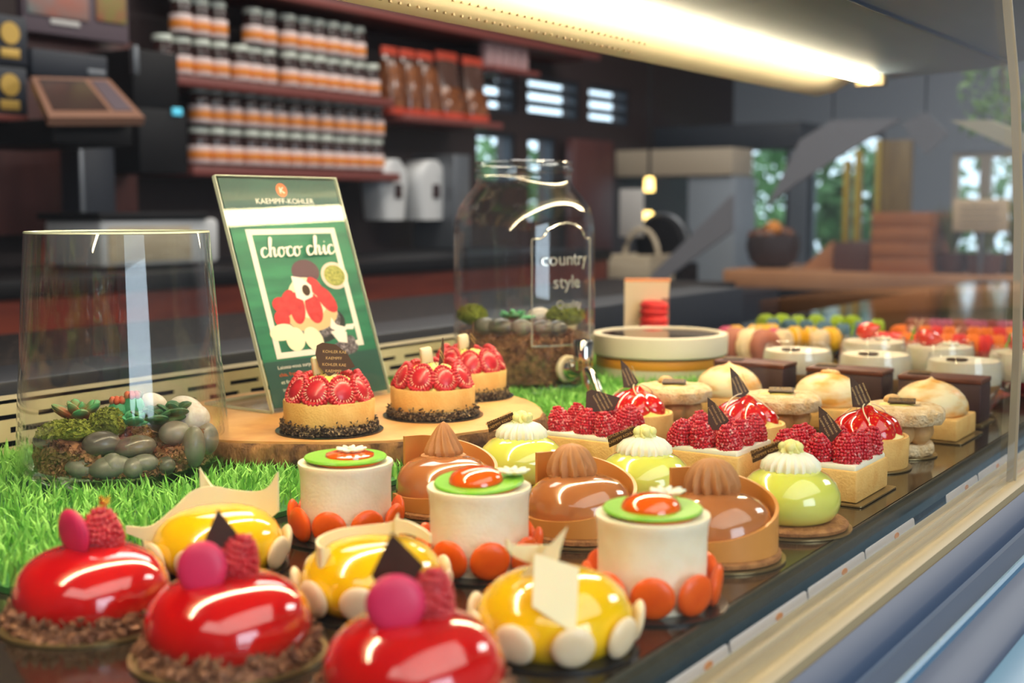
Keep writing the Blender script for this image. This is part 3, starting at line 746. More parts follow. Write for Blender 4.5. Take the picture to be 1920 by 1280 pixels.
for i in range(3):
    t = thing('raspberry_tart', tl[i], 'tart', tp_[i], face(tp_[i]), 'raspberry tarts on the log slice')
    board(t, .0485, 'board')
    if i == 0:
        ps_ = obj('pastry_case', MB().lathe([(.0385,.0012),(.0398,.003),(.0405,.012),(.0412,.0275),(.0405,.029),(.0375,.0288),(.036,.026),(.001,.026)], 60), M['pastry'], t)
        cr_ = obj('chia_crust', chips(MB().lathe([(.0405,.0012),(.0432,.0018),(.0432,.0055),(.0408,.0085)], 48, cap0=False, cap1=False), 900, crust_pt, .0010, .0018), M['seed'], t, ang=20)
        cu_ = obj('custard', MB().lathe([(.0375,.027),(.034,.032),(.026,.0415),(.016,.0485),(.006,.051),(.001,.0513)], 40), M['custard'], t)
        sd = MB()
        chips(sd, 60, lambda: (lambda a,r: (r*math.cos(a), r*math.sin(a), float(np.interp(r,[0,.006,.016,.026,.034],[.0513,.051,.0485,.0415,.032]))+.0005))(random.uniform(0,2*PI), random.uniform(.004,.024)), .0006,.0011)
        sd_ = obj('chocolate_crumbs', sd, M['seed'], t)
    else:
        for q in (ps_, cr_, cu_, sd_): inst(q, t, rot=(0,0,i*.7))
    nb = 9
    for q in range(nb):
        a = 2*PI*(q+(.5,.5,.1)[i])/nb - PI/2
        if half_proto is None: half_proto = c = obj('cut_raspberry', hb, [M['raspberry'], M['rasp_cut'], M['rasp_seed']], t)
        else: c = inst(half_proto, t)
        rr = .0318; c.location = (rr*math.cos(a), rr*math.sin(a), .0400+random.uniform(-.001,.001)); c.rotation_euler = (-.5+random.uniform(-.08,.08), random.uniform(-.15,.15), a+PI/2); k = random.uniform(.95,1.08); c.scale = (k,k,k)
    # white chocolate block and printed plaque
    w = obj('white_chocolate_block', MB().box(-.006,-.004,0,.006,.004,.018,b=.0025), M['white_choc'], t); w.location = [(-.008,.006,.049),(-.005,.0,.0485),(-.004,.0,.0485)][i]; w.rotation_euler = (.1,-.15,.3)
    if i == 0:
        pts = [(-.013+.0,.016),(-.008,.0185),(.004,.0165),(.014,.008),(.0205,-.004),(.012,-.007),(.002,-.0095),(-.003,-.0125),(-.0115,-.003),(-.0145,.008)][::-1]
        plaque(t, (.003,-.005,.0615), (-.22,.0,.06), pts, size=.0036, lines=4, dy=.0058, ang=-.06, cx=.002)
    else:
        plaque(t, [(.008,.0,.0565),(.004,.004,.060)][i-1], (0,.5 if i == 1 else .42,1.35 if i == 1 else 1.3), [(-.008,-.016),(.008,-.014),(.006,.012),(-.003,.019)], size=.0028, lines=2)

# ================================================================== acrylic sign with the printed poster
SZ = LZ
B0 = G(511,776,SZ); yaw, tilt = math.radians(87), math.radians(18.6)
sg = thing('poster_stand', 'slanted clear acrylic stand holding a green dessert poster, on the log slice', 'sign', B0, yaw)
WS, HS, U0 = .169, .243, .138
US = WS/U0; up = Vector((0, math.sin(tilt), math.cos(tilt))); rt = Vector((1,0,0)); nrm = rt.cross(up)   # nrm faces -y (viewer)
def on(u, v, d=0): return Vector((0,0,.001))+rt*u+up*v+nrm*d
def sheet(name, u0,v0,u1,v1, d, th, m, parent=sg, r=.001):
    return obj(name, MB().plate(on(0,0,d), rt, up, rrect(u0,v0,u1,v1,r), th), M[m] if isinstance(m,str) else m, parent, smooth=False)
sheet('front_sheet', 0,0,WS,HS, .0006,.0014, 'acrylic'); sheet('back_sheet', 0,0,WS,HS, -.0025,.0016, 'acrylic')
M['acr_edge'] = mat('polished acrylic edge', (206,214,190), .2, spec=.8)
mb = MB(); 
for a,b,c,d in ((-.0006,0,.0002,HS),(WS-.0002,0,WS+.0006,HS),(0,HS-.0002,WS,HS+.0006)): mb.plate(on(0,0,-.0025), rt, up, [(a,b),(c,b),(c,d),(a,d)], .0046)
obj('stand_edges', mb, M['acr_edge'], sg)
obj('stand_foot', MB().prism([(0,0),(0,.10),(WS,.10),(WS,0)][::-1], 0, .0026), M['acrylic'], sg); 
obj('foot_edge', MB().box(-.0006,0,0,.0006,.10,.0028).box(0,.0994,0,WS,.1006,.0028), M['acr_edge'], sg)
M['poster'] = mat('green painted board print', (18,98,74), .5, c2=(44,132,96), scale=9, stretch=(1.2,1,9), det=5)
M['poster_dark'] = mat('dark teal print', (30,70,66), .5, c2=(38,82,76), scale=9)
pb = sheet('poster_sheet', .004,.004,WS-.002,HS-.002, -.0005,.0006, 'poster')
sheet('poster_header', .004,HS-.047,WS-.002,HS-.002, .0001,.0002, 'poster_dark', pb); sheet('poster_footer', .004,.004,WS-.002,.05, .0001,.0002, 'poster_dark', pb)
def prn(name, polys, m, d=.0003):
    mb = MB()
    for k, p in enumerate(polys): mb.plate(on(0,0,d+.00001*k), rt*US, up, p, .00008)
    return obj(name, mb, M[m] if isinstance(m,str) else m, pb, smooth=False)
cxp = U0/2
fx0, fx1, fy0, fy1, fw = .0185, .1215, .052, .187, .0060
def R4(a,b,c,d): return [(a,b),(c,b),(c,d),(a,d)]
prn('printed_frame', [R4(fx0,fy0,fx0+fw,fy1), R4(fx0,fy1-fw,fx1,fy1), R4(fx1-fw,fy0+.004,fx1,fy1), R4(fx0,fy0,fx0+.062,fy0+fw), R4(fx1-.014,fy0+.004,fx1,fy0+.004+fw)], 'paper_white')
prn('printed_emblem', [circ(cxp+.001,HS-.0140,.0062,.0074)], M['orange_disc'])
def prt_text(name, s, size, u, v, m, align='CENTER', d=.0005, bold=.0):
    mb = MB(); add_text(mb, s, size, on(u*US,v,d), rt*US, up, .00005, align); return obj(name, mb, M[m], pb, smooth=False)
prt_text('emblem_letter', 'K', .0095, cxp+.001, HS-.0174, 'paper_white')
prt_text('printed_name', 'KAEMPFF-KOHLER', .0082, cxp+.002, HS-.0290, 'paper_white')
prt_text('printed_place', 'LUXEMBOURG', .0033, cxp+.002, HS-.0335, 'paper_white')
# hand lettered title: brush strokes along splines
def brush(strokes, ox, oy, s, slant=.12):
    polys = []
    for st in strokes:
        S = spline([(a,b,0) for a,b in st], 6); L_, R_ = [], []
        for k, p in enumerate(S):
            d = S[min(k+1,len(S)-1)]-S[max(k-1,0)]; d = d/(np.linalg.norm(d)+1e-9); w = .055+.06*max(0,-d[1])
            n = np.array([-d[1], d[0], 0])*w
            for arr, q in ((L_, p+n), (R_, p-n)): arr.append((ox+(q[0]+slant*q[1])*s, oy+q[1]*s))
        for k in range(len(S)-1): polys.append([R_[k],R_[k+1],L_[k+1],L_[k]])
    return polys
cS = [[(.62,.72),(.45,.86),(.18,.72),(.08,.36),(.22,.04),(.48,.06),(.74,.3)]]
hS = [[(.02,.2),(.3,.9),(.42,1.62),(.28,1.72),(.2,1.2),(.16,.0)],[(.18,.42),(.38,.8),(.56,.74),(.54,.3),(.62,.02),(.86,.26)]]
oS = [[(.5,.8),(.2,.76),(.06,.36),(.24,.0),(.5,.14),(.58,.5),(.42,.86),(.52,.72),(.9,.82)]]
iS = [[(.04,.4),(.2,.8),(.2,.3),(.3,.02),(.54,.28)],[(.26,1.14),(.3,1.2)]]
tx = []; u = .0285
for gl_, adv in ((cS,.66),(hS,.84),(oS,.76),(cS,.66),(oS,.95),(None,.28),(cS,.66),(hS,.82),(iS,.5),(cS,.7)):
    if gl_: tx += brush(gl_, u, .1570, .0118)
    u += adv*.0121
prn('printed_title', tx, 'paper_white', .0006)
prt_text('printed_text', "Laissez-vous surprendre par", .0052, .0165, .0415, 'paper_white', 'LEFT'); prt_text('printed_text', "et fondre au chocolat blanc", .0052, .0165, .0265, 'paper_white', 'LEFT'); prt_text('printed_text', "sur fond de tarte", .0052, .0165, .019, 'paper_white', 'LEFT')
prt_text('printed_orange_text', "chia, framboise et pignons de", .0052, .0165, .034, 'orange_disc', 'LEFT')
M['p_tart'] = mat('printed tart side', (226,190,140), .5); M['p_red'] = mat('printed raspberry', (224,58,62), .5, c2=(196,32,48), scale=140); M['p_white'] = mat('printed almond', (240,232,196), .5)
M['p_seed'] = mat('printed seeds', (70,60,66), .5, c2=(170,160,170), scale=600, lo=.5,hi=.6); M['p_plum'] = mat('printed plum', (96,60,74), .5); M['p_fruit'] = mat('printed passion fruit', (196,186,96), .5, c2=(120,130,50), scale=400); M['p_pink'] = mat('printed rind', (238,206,196), .5); M['p_black'] = mat('printed dark plate', (34,36,40), .5)
prn('printed_plum', [circ(.074,.140,.016,.013)], 'p_plum', .00020)
prn('printed_passion_fruit', [circ(.107,.134,.0160,.0150)], 'p_pink', .00025); prn('printed_fruit_pulp', [circ(.107,.134,.0125,.0115)], 'p_fruit', .0004)
prn('printed_plate', [circ(.073,.083,.033,.020,rot=.1)], 'p_black', .00020)
prn('printed_chia_crust', [circ(.071,.087,.030,.019,rot=.1)], 'p_seed', .00028)
prn('printed_tart_side', [circ(.070,.094,.0295,.018,rot=.1)], 'p_tart', .00036)
prn('printed_cream', [circ(.069,.112,.022,.022)], 'p_white', .00040)
prn('printed_raspberries', [circ(.045,.108,.008,.015,rot=-.45), circ(.0545,.102,.0085,.017,rot=-.12), circ(.073,.1005,.0095,.0165,rot=.05), circ(.090,.109,.0085,.0165,rot=.5), circ(.0805,.123,.007,.012,rot=.5), circ(.036,.107,.0085,.008), circ(.0345,.092,.0085,.0095)], 'p_red', .00044)
prn('printed_white_shard', [[(.056,.113),(.064,.109),(.075,.113),(.076,.125),(.066,.134),(.056,.136)]], 'paper_white', .0006); prn('printed_label_dot', [circ(.069,.120,.0045,.006)], 'plaque', .0007)
prn('printed_almonds', [circ(.031,.0785,.014,.0085,rot=.15), circ(.0435,.070,.0105,.0125,rot=-.2), circ(.064,.068,.0100,.0135,rot=.35)], 'p_white', .0007)
prn('printed_shavings', [[(.086,.078),(.098,.070),(.107,.076),(.094,.081),(.090,.089)],[(.085,.074),(.092,.062),(.102,.060),(.104,.072),(.095,.075)],[(.101,.075),(.113,.074),(.116,.080),(.106,.080)]], 'paper_white', .0006)
prn('printed_seed_pile', [circ(.098,.055,.016,.0075), circ(.106,.062,.006,.006)], 'p_seed', .00055)

# ================================================================== tapered glass cloche garden
CZ = 1.005
clo = thing('glass_cloche', 'tall tapered clear glass vessel holding pebbles, moss and cocoa nibs', 'glass vessel', (*CLO, CZ))
o_ = [(.060,.0005),(.076,.0025),(.0845,.010),(.0868,.022),(.0862,.04),(.0835,.08),(.0795,.14),(.0745,.206)]
i_ = [(r-.0026, z) for r, z in o_[3:]]; ib = [(.055,.009),(.074,.0105),(.0815,.016)]
obj('vessel', MB().lathe(o_+[(.0738,.2075),(.0722,.206)]+list(reversed(i_[:-1]))+list(reversed(ib)), 72), M['glass_v'], clo)
obj('rim', MB().lathe([(.0724,.2064),(.0733,.2078),(.0743,.2076),(.0746,.2062),(.0735,.2058)], 72, cap0=False, cap1=False), M['acr_edge'], clo)
fr = face(CLO)
def cl(x, y, z): # local frame turned to the camera
    return (CLO[0]+x*math.cos(fr)-y*math.sin(fr), CLO[1]+x*math.sin(fr)+y*math.cos(fr), CZ+z)
nb_ = thing('cocoa_nib_bed', 'heap of brown cocoa nibs filling the bottom of tapered vessel', 'cocoa nibs', (*CLO, CZ), fr)
def nibtop(x, y): return .020+.026*math.exp(-((x+.048)**2+(y+.035)**2)/.0012)+.022*math.exp(-((x-.058)**2+(y+.03)**2)/.0011)+.016*math.exp(-(y-.03)**2/.002)
def nibpt():
    a = random.uniform(0,2*PI); r = .0705*math.sqrt(random.uniform(.02,1)) if random.random() < .55 else .0715; x, y = r*math.cos(a), r*math.sin(a); top = nibtop(x, y)
    return (x, y, random.uniform(.013, top)) if r > .0705 else (x, y, top-random.uniform(0,.003))
tag(obj('nibs', chips(MB().lathe([(.055,.011),(.0695,.0135),(.070,.0195),(.0695,.0205),(.062,.0205),(.04,.0205),(.02,.0205),(.001,.0205)], 48, rf=lambda r,z,a,k: (r, z if k < 3 else nibtop(r*math.cos(a), r*math.sin(a))-.0015), cap1=False), 4200, nibpt, .0013, .0030), M['nib'], nb_, ang=20), kind='stuff')
def px2cl(x, y, dy):      # where the line of sight meets the upright plane at local depth dy
    d = ray(x, y); nl = np.array([-math.sin(fr), math.cos(fr), 0]); q = np.array(cl(0, dy, 0)); p = CAM + d*(((q-CAM)@nl)/(d@nl))
    return ((p[0]-CLO[0])*math.cos(fr)+(p[1]-CLO[1])*math.sin(fr), p[2]-CZ)
pebbles = [ # px, py, rx, rz, depth offset, dark?, label
 (190,832,.0150,.0105,-.052,1,'dark streaked pebble left of the centre, under the moss'),
 (253,838,.0165,.0095,-.054,1,'long dark pebble at the vessel\'s middle, behind the light streak'),
 (328,812,.0130,.0105,-.040,0,'smooth grey pebble at the right, above the right nib heap'),
 (368,838,.0095,.0175,-.050,0,'tall grey pebble standing upright at the right glass wall'),
 (207,877,.0165,.0095,-.066,0,'flat grey pebble lying across a smaller one, front centre'),
 (212,908,.0095,.0105,-.066,0,'small round grey pebble beneath the flat pebble'),
 (160,912,.0150,.0085,-.058,0,'long grey green pebble on the vessel floor at the left'),
 (250,906,.0080,.0085,-.070,0,'small grey pebble on the floor, right of centre'),
 (312,908,.0075,.0075,-.062,1,'smallest dark pebble on the floor at the right'),
 (98,824,.0150,.0085,-.030,1,'dark pebble at the left wall, below the yellow moss'),
 (310,792,.0150,.009,-.020,0,'pale grey pebble behind, just below the jade leaves'),
 (385,822,.0110,.014,-.026,0,'grey pebble behind the upright one, at right wall'),
 (270,868,.0115,.0075,-.066,0,'grey pebble behind the bluish light streak, half buried')]
for px, py, rx, rz, dy, dk, lb in pebbles:
    x, z = px2cl(px, py, dy)
    q = math.hypot(x, dy)
    if q > .0722: s = .0722/q; x *= s; dy *= s
    z = max(z, .0115+rz)
    o = obj('pebble', MB().ell((0,0,0), (rx, min(rx,rz)*1.05, rz), 22, 14, noise=.05), M['stone_dark' if dk else 'stone']); o.location = cl(x, dy, z); o.rotation_euler = (0,random.uniform(-.12,.12),fr+random.uniform(-.2,.2))
    tag(o, lb, 'pebble', 'pebbles in the tapered vessel')
for px, py, rx, rz, dy, lb in [(287,757,.0125,.0095,.020,'cream egg behind the jade leaves, at the back of the vessel'),(349,765,.0150,.0105,.012,'pale egg between two others, half hidden by the jade leaves'),(384,782,.0140,.0125,-.020,'largest speckled white egg, at the right wall of vessel')]:
    x, z = px2cl(px, py, dy)
    o = obj('egg', MB().ell((0,0,0), (rx,rz,rz), 22, 14), M['egg']); o.location = cl(min(x,.056), dy, z); o.rotation_euler = (0,.35,fr)
    tag(o, lb, 'egg', 'pale eggs in the tapered vessel')
def moss(name, lb, x, y, z, rx, ry, rz, fn, rot, group=None, n=260, m='moss'):
    mb = MB().ell((0,0,0), (rx*.8,ry*.8,rz*.8), 18, 10, noise=.2)
    def pt():
        a = random.uniform(0,2*PI); b = math.asin(random.uniform(-.2,1)); return (rx*math.cos(a)*math.cos(b)*.9, ry*math.sin(a)*math.cos(b)*.9, rz*math.sin(b)*.95)
    chips(mb, n, pt, .0014, .003)
    o = obj(name, mb, M[m], ang=20); o.location = fn(x,y,z); o.rotation_euler = (0,0,rot); return tag(o, lb, 'moss', group)
x, z = px2cl(128,810,-.036); moss('moss_clump','green moss clump spreading over the left of tapered vessel',x,-.036,z,.027,.02,.010,cl,fr,'moss in the tapered vessel')
x, z = px2cl(203,796,-.034); moss('moss_clump','upright green moss clump left of centre, tapered vessel',x,-.034,z,.016,.014,.014,cl,fr,'moss in the tapered vessel')
def rosette(name, lb, loc, rot, L_, n, m, up_=.5, wid=.35, cat='succulent plant', group=None):
    t = thing(name, lb, cat, loc, rot, group); first = None
    for q in range(n):
        a = q*2.4; s = 1-.55*q/n; e = up_+1.0*q/n
        if first is None:
            mb = MB(); mb.ell((L_*.5,0,0), (L_*.52, L_*wid, L_*.13), 12, 8); first = c = obj('leaf', mb, M[m], t)
        else: c = inst(first, t)
        c.rotation_euler = (0,-e,a); c.scale = (s,s,s)
    return t
x, z = px2cl(290,795,-.02); rosette('succulent','spreading dark green succulent in front of the pale eggs', cl(x,-.026,z+.002), fr, .027, 12, 'jade', .2, .42, group='succulents in tapered vessel')
x, z = px2cl(330,782,-.016); rosette('succulent','dark jade leaves lying over the right pebbles of tapered vessel', cl(x,-.02,z+.002), fr, .024, 10, 'jade', .2, .45, group='succulents in tapered vessel')
x, z = px2cl(150,785,.01); rosette('succulent','red tipped succulent leaning along the left back of vessel', cl(x,.004,z), fr, .032, 12, 'succ_red', .25, .25, group='succulents in tapered vessel')
x, z = px2cl(250,800,-.03); rosette('succulent','blue green succulent low in the middle of tapered vessel', cl(x,-.034,z+.002), fr, .021, 10, 'succulent', .3, .42, group='succulents in tapered vessel')
for k, (px, py, lb) in enumerate([(222,768,'stubby mint green succulent bud with red crown, left one'),(250,758,'taller mint green succulent bud with red crown, right one')]):
    x, z = px2cl(px, py, 0); z -= .0; t = thing('succulent_bud', lb, 'succulent plant', cl(x,.0,z-.016), fr, 'mint buds in tapered vessel')
    obj('bud', MB().ell((0,0,.012), (.0095,.0095,.013), 20, 12), M['succulent'], t)
    cr = MB()
    for q in range(7): cr.ell((.005*math.cos(q*.9),.005*math.sin(q*.9),.024), (.003,.003,.0035), 8, 5)
    obj('crown', cr, M['succ_red'], t)

# ================================================================== drinks jar with tap
JZ = 1.005
jar = thing('drinks_jar', 'large clear glass jar with chrome tap and raised lettering', 'jar', (*JAR, JZ), face(JAR))
JO = [(.060,.0008),(.078,.003),(.0868,.010),(.0885,.02),(.0885,.10),(.0885,.195),(.0868,.212),(.0815,.227),(.0735,.240),(.0655,.249),(.0605,.256),(.0590,.263),(.0595,.270),(.0612,.272),(.0612,.2755),(.0592,.277),(.0592,.281),(.0604,.2825)]
JI = [(max(r-.0035,.01), max(z,.009)) for r, z in JO[2:]]
obj('vessel', MB().lathe(JO+[(.0590,.2835),(.0570,.2822)]+list(reversed(JI[:-1]))+[(.07,.0085),(.01,.008)], 80), M['glass_v'], jar)
obj('rim', MB().lathe([(.0568,.2826),(.0585,.2842),(.0604,.2836),(.0610,.2818),(.0600,.281)], 72, cap0=False, cap1=False), M['glass_v'], jar)
def wrap(mb, a0, r=.0892):
    for i, (x, y, z) in enumerate(mb.v):
        a = a0+x/r-PI/2; mb.v[i] = ((r+z)*math.cos(a), (r+z)*math.sin(a), y)
    return mb
A_T = .62
mb = MB()
for s, sz, zz, dx in (('country', .0225, .1585, .0), ('style', .0225, .131, .0005), ('Quality', .0135, .107, .004)):
    vs, fs = text_mesh(s, sz, .0006); mb.add([(x+dx, y+zz, z) for x,y,z in vs], fs)
obj('raised_lettering', wrap(mb, A_T), M['emboss'], jar, smooth=False)
op = [(-.046,.062),(-.046,.190),(-.036,.190),(-.031,.193),(-.026,.201),(-.013,.207),(.0,.209),(.013,.207),(.026,.201),(.031,.193),(.036,.190),(.046,.190),(.046,.062)]
pts = []
for k in range(len(op)-1):
    for q in range(6):
        u = q/6; pts.append((op[k][0]*(1-u)+op[k+1][0]*u, op[k][1]*(1-u)+op[k+1][1]*u))
pts.append(op[-1]); pts3 = []
for x, z in pts+[(x_, .062) for x_ in np.linspace(.046,-.046,14)]:
    r = float(np.interp(z, [.195,.212,.227], [.0888,.0870,.0818])); a = A_T+x/.0892-PI/2; pts3.append((r*math.cos(a), r*math.sin(a), z))
obj('raised_border', MB().tube(pts3, .0009, 6), M['emboss'], jar)
# tap
tap = A_T-.02-PI/2
ax = Vector((math.cos(tap), math.sin(tap), 0)); sd = Vector((-math.sin(tap), math.cos(tap), 0))
TP = lambda r, s, z: ax*r+sd*s+Vector((0,0,z))
tz = .034
mb = MB().tube([TP(.0895,0,tz),TP(.0905,0,tz),TP(.0955,0,tz),TP(.097,0,tz)], [.0135,.0162,.0162,.0145], 28); obj('washer', mb, M['washer'], jar)
mb = MB().tube([TP(.097,0,tz),TP(.101,0,tz),TP(.104,0,tz)], [.0125,.0125,.009], 28)
mb.tube([TP(.103,0,tz),TP(.112,0,tz),TP(.122,0,tz+.001),TP(.130,0,tz)], [.0075,.0062,.0070,.0085], 20)
mb.tube([TP(.124,0,tz+.002),TP(.124,0,tz+.012),TP(.124,0,tz+.013),TP(.124,0,tz+.036),TP(.124,0,tz+.0375)], [.0105,.0105,.0117,.0117,.0105], 28)
mb.tube([TP(.128,0,tz+.004),TP(.131,0,tz-.006),TP(.133,0,tz-.018),TP(.134,0,tz-.024)], [.008,.0078,.0072,.0070], 20)
tp_o = obj('tap', mb, M['chrome'], jar)
mb = MB().tube([TP(.128,0,tz+.004),TP(.140,0,tz-.002),TP(.150,0,tz-.014),TP(.157,0,tz-.025)], [.006,.0050,.0046,.0042], 12); obj('lever', mb, M['chrome'], tp_o)
# filling
fj = face(JAR)
def jl(x, y, z): return (JAR[0]+x*math.cos(fj)-y*math.sin(fj), JAR[1]+x*math.sin(fj)+y*math.cos(fj), JZ+z)
jb = thing('cocoa_nib_bed', 'deep bed of brown cocoa nibs in the large drinks jar', 'cocoa nibs', (*JAR, JZ), fj)
def jpt():
    a = random.uniform(0,2*PI); z = random.uniform(.012,.070)
    if random.random() < .3: r = .08*math.sqrt(random.random()); return (r*math.cos(a), r*math.sin(a), .0695)
    return (.0812*math.cos(a), .0812*math.sin(a), z)
tag(obj('nibs', chips(MB().lathe([(.07,.0105),(.080,.015),(.080,.068),(.001,.069)], 40), 3600, jpt, .0014, .0030), M['nib'], jb, ang=20), kind='stuff')
jk = 1.55/2398
for px, rx, rz, dy, dk, lb in [(888,.0175,.0105,-.055,0,'long pale pebble at the left wall of the drinks jar'),(930,.0175,.0105,-.066,1,'dark oval pebble second from left in the drinks jar'),(974,.0135,.0105,-.069,0,'round grey pebble third from left in the drinks jar'),(1014,.0145,.0095,-.067,1,'dark pebble fourth from left in the drinks jar'),(1052,.0140,.0090,-.060,1,'dark flat pebble at the right wall of drinks jar')]:
    x = (px-980)*jk; q = math.hypot(x,dy); s = min(1,.0775/q*(1-.0)); x*=s; dy*=s
    if q > .066: k = .066/math.hypot(x,dy); x*=k; dy*=k
    o = obj('pebble', MB().ell((0,0,0), (rx,.0105,rz), 20, 12, noise=.05), M['stone_dark' if dk else 'stone']); o.location = jl(x,dy,.0725+rz); o.rotation_euler = (0,0,fj+math.atan2(x,-dy)); tag(o, lb, 'pebble', 'pebbles in the drinks jar')
moss('moss_clump','yellow green moss at the left of the drinks jar', (880-980)*jk,-.025,.094,.020,.02,.014,jl,fj,'moss in the drinks jar')
moss('moss_clump','yellow green moss at the right of drinks jar, behind its lettering', (1060-980)*jk,-.02,.093,.026,.022,.014,jl,fj,'moss in the drinks jar',420)
rosette('succulent','flat green succulent lying in the middle of drinks jar', jl(-.012,-.03,.090), fj, .026, 9, 'succulent', .12, .3)
o = obj('egg', MB().ell((0,0,0), (.015,.010,.010), 20, 12), M['egg']); o.location = jl(.018,-.012,.093); o.rotation_euler = (0,-.2,fj); tag(o, 'pale egg lying between moss clumps in the drinks jar', 'egg')

# ================================================================== white round box, carton, macarons
bx = G(1242,722,1.0)
bt = thing('round_box', 'round white box with orange band and clear lid window', 'box', (bx[0]-.02,bx[1]+.03,T0))
obj('box_body', MB().lathe([(.084,0),(.085,.002),(.085,.034)], 64), M['box_white'], bt)
obj('orange_stripe', MB().lathe([(.0852,.0235),(.0856,.024),(.0856,.0355),(.0852,.036)], 64), M['orange_band'], bt)
obj('lid', MB().lathe([(.0885,.0385),(.090,.040),(.0905,.062),(.090,.0655),(.086,.0665),(.080,.066),(.079,.063)], 64, cap0=True, cap1=False), M['box_white'], bt)
obj('lid_window', MB().lathe([(.0795,.0635),(.0795,.0645)], 64), glass('lid window film', (.5,.36,.24), .06, 4), bt)
def px_obj(*a): pass
# carton with scooped front behind the round box, red macarons resting in it
M['carton'] = mat('cream carton', (232,206,170), .6); M['carton_in'] = mat('carton inside', (168,122,104), .6); M['carton_edge'] = mat('orange carton edge', (236,140,60), .6)
cp = G(1212,640,1.0); cp = np.array([-.80*1.0, 0, 0]); 
cpt = V(1212,630,1.80)
ct = thing('scooped_carton', 'cream carton with scooped cut-out front and orange edges, behind round box', 'carton', (cpt[0],1.80,T0), face(cpt))
k = proj_k = 2.0/2398
prf = [(-.033,0),(-.005,0),(-.005,.040),(-.001,.056),(.008,.068),(.020,.078),(.024,.086),(.034,.086),(.036,.112),(-.033,.112)]
prf = [(x, z+.004) for x, z in prf]
obj('carton_front', MB().plate((0,-.004,0),(1,0,0),(0,0,1), prf, .002), M['carton'], ct, smooth=False)
obj('carton_back', MB().plate((0,.05,0),(1,0,0),(0,0,1), [(-.033,.004),(.036,.004),(.036,.116),(-.033,.116)], .002), M['carton_in'], ct, smooth=False)
obj('carton_side', MB().box(-.035,-.006,.002,-.033,.05,.116), M['carton'], ct, smooth=False)
obj('carton_top', MB().box(-.035,-.006,.116,.037,.05,.118), M['carton_edge'], ct, smooth=False)
def macaron_meshes(r=.019, t=.019):
    s = MB().lathe([(r*.97,0),(r*1.04,.0012),(r*1.04,.003),(r*.98,.0036),(r*.97,.0052),(r*.86,.0080),(r*.6,.0096),(.0004,.0102)], 26)
    f = MB().lathe([(r*.93,-.002),(r*.95,0),(r*.93,.002)], 22)
    return s, f
mac_s, mac_f = macaron_meshes()
MCOL = {'red':(226,48,40),'orange':(240,120,20),'lime':(172,196,30),'blue':(78,112,128),'yellow':(240,184,40),'pink':(206,72,110),'purple':(186,90,110),'brown':(166,96,70),'cream':(236,206,160),'dark red':(150,60,50)}
for k_, c in MCOL.items(): M['mac_'+k_] = mat('macaron '+k_, c, .55, c2=tuple(min(255,int(v*1.06)) for v in c), scale=120)
mac_proto = {}
def macaron(col, p, rot, label, group=None, sc=1):
    if col in mac_proto: 
        r = dup(mac_proto[col], p, None, label)
    else:
        r = thing('macaron', label, 'macaron', p, 0, group)
        a = obj('shell', mac_s, M['mac_'+col], r); a.location = (0,0,.0018)
        b = obj('shell', mac_s, M['mac_'+col], r); b.location = (0,0,-.0018); b.rotation_euler = (PI,0,0)
        obj('filling', mac_f, M['mac_cream' if col in ('brown','pink','yellow') else 'mac_'+col], r)
        mac_proto[col] = r
    if group: r['group'] = group
    r.rotation_euler = rot; r.scale = (sc,)*3
    return r
for q, (col, zz) in enumerate((('dark red',.030),('red',.0525),('red',.0745))):
    px = 1226; p = V(px, 600, 1.785)
    macaron(col, (p[0], 1.785, T0+zz), (.03*q,.04*(q-1),q), ['dark red macaron at the bottom of the carton stack','red macaron in the middle of the carton stack','red macaron on top of the carton stack'][q], 'macarons stacked in the carton', 1.15)
obj('carton_shelf', MB().box(-.004,-.002,0,.036,.048,.0195), M['carton'], ct, smooth=False)
ordn = ['first','second','third','fourth','fifth','sixth','seventh','eighth','ninth','tenth','eleventh','twelfth','thirteenth','fourteenth','fifteenth','sixteenth']
M['black_tray'] = mat('black tray', (22,22,26), .25)
def mac_row(items, z, rowname, group, jit=4):
    cnt = {}; tot = {}
    for col, px, py in items: tot[col] = tot.get(col,0)+1
    for col, px, py in items:
        cnt[col] = cnt.get(col,0)+1; p = G(px, py, z)
        w = f'{ordn[cnt[col]-1]} {col} macaron from the left' if tot[col] > 1 else f'only {col} macaron'
        macaron(col, (p[0],p[1],z), (PI/2, random.uniform(0,6), random.uniform(-.5,.5)+PI*.5+face(p)*.0+random.choice((0,.9))), f'{w} in {rowname}', group)
z1 = 1.0245
mac_row([('pink',1362,634),('yellow',1380,632),('pink',1400,640),('yellow',1415,630),('yellow',1431,631),('pink',1452,638),('yellow',1446,628),('cream',1468,640),('yellow',1490,634),('yellow',1520,634),('cream',1538,640),('yellow',1556,636)], z1, 'front row of the left macaron tray', 'macarons at the front of left tray')
mac_row([('blue',1449,617),('blue',1480,620),('blue',1512,621),('blue',1545,624),('blue',1580,627),('blue',1612,624)], z1, 'middle row of the left macaron tray', 'macarons in the middle of left tray')
mac_row([('lime',1436,609),('lime',1466,609),('lime',1496,611),('lime',1530,610),('lime',1570,611),('lime',1598,612),('lime',1645,619)], z1, 'back row of the left macaron tray', 'macarons at the back of left tray')
front = []; 
for k in range(12): front.append((('red','red','orange','red','red','orange','red','orange','red','orange','red','red')[k], 1655+24*k, 645+.8*k))
mac_row(front, z1, 'front row of the right macaron tray', 'macarons at the front of right tray')
mid = []
for k in range(11): mid.append((('orange','brown','orange','red','orange','brown','orange','orange','red','orange','orange')[k], 1688+23*k, 631+.6*k))
mac_row(mid, z1, 'second row of the right macaron tray', 'macarons in the second row of right tray')
bk = []
for k in range(11): bk.append((('brown','brown','purple','purple','brown','purple','purple','dark red','purple','purple','purple')[k], 1712+21*k, 617+.6*k))
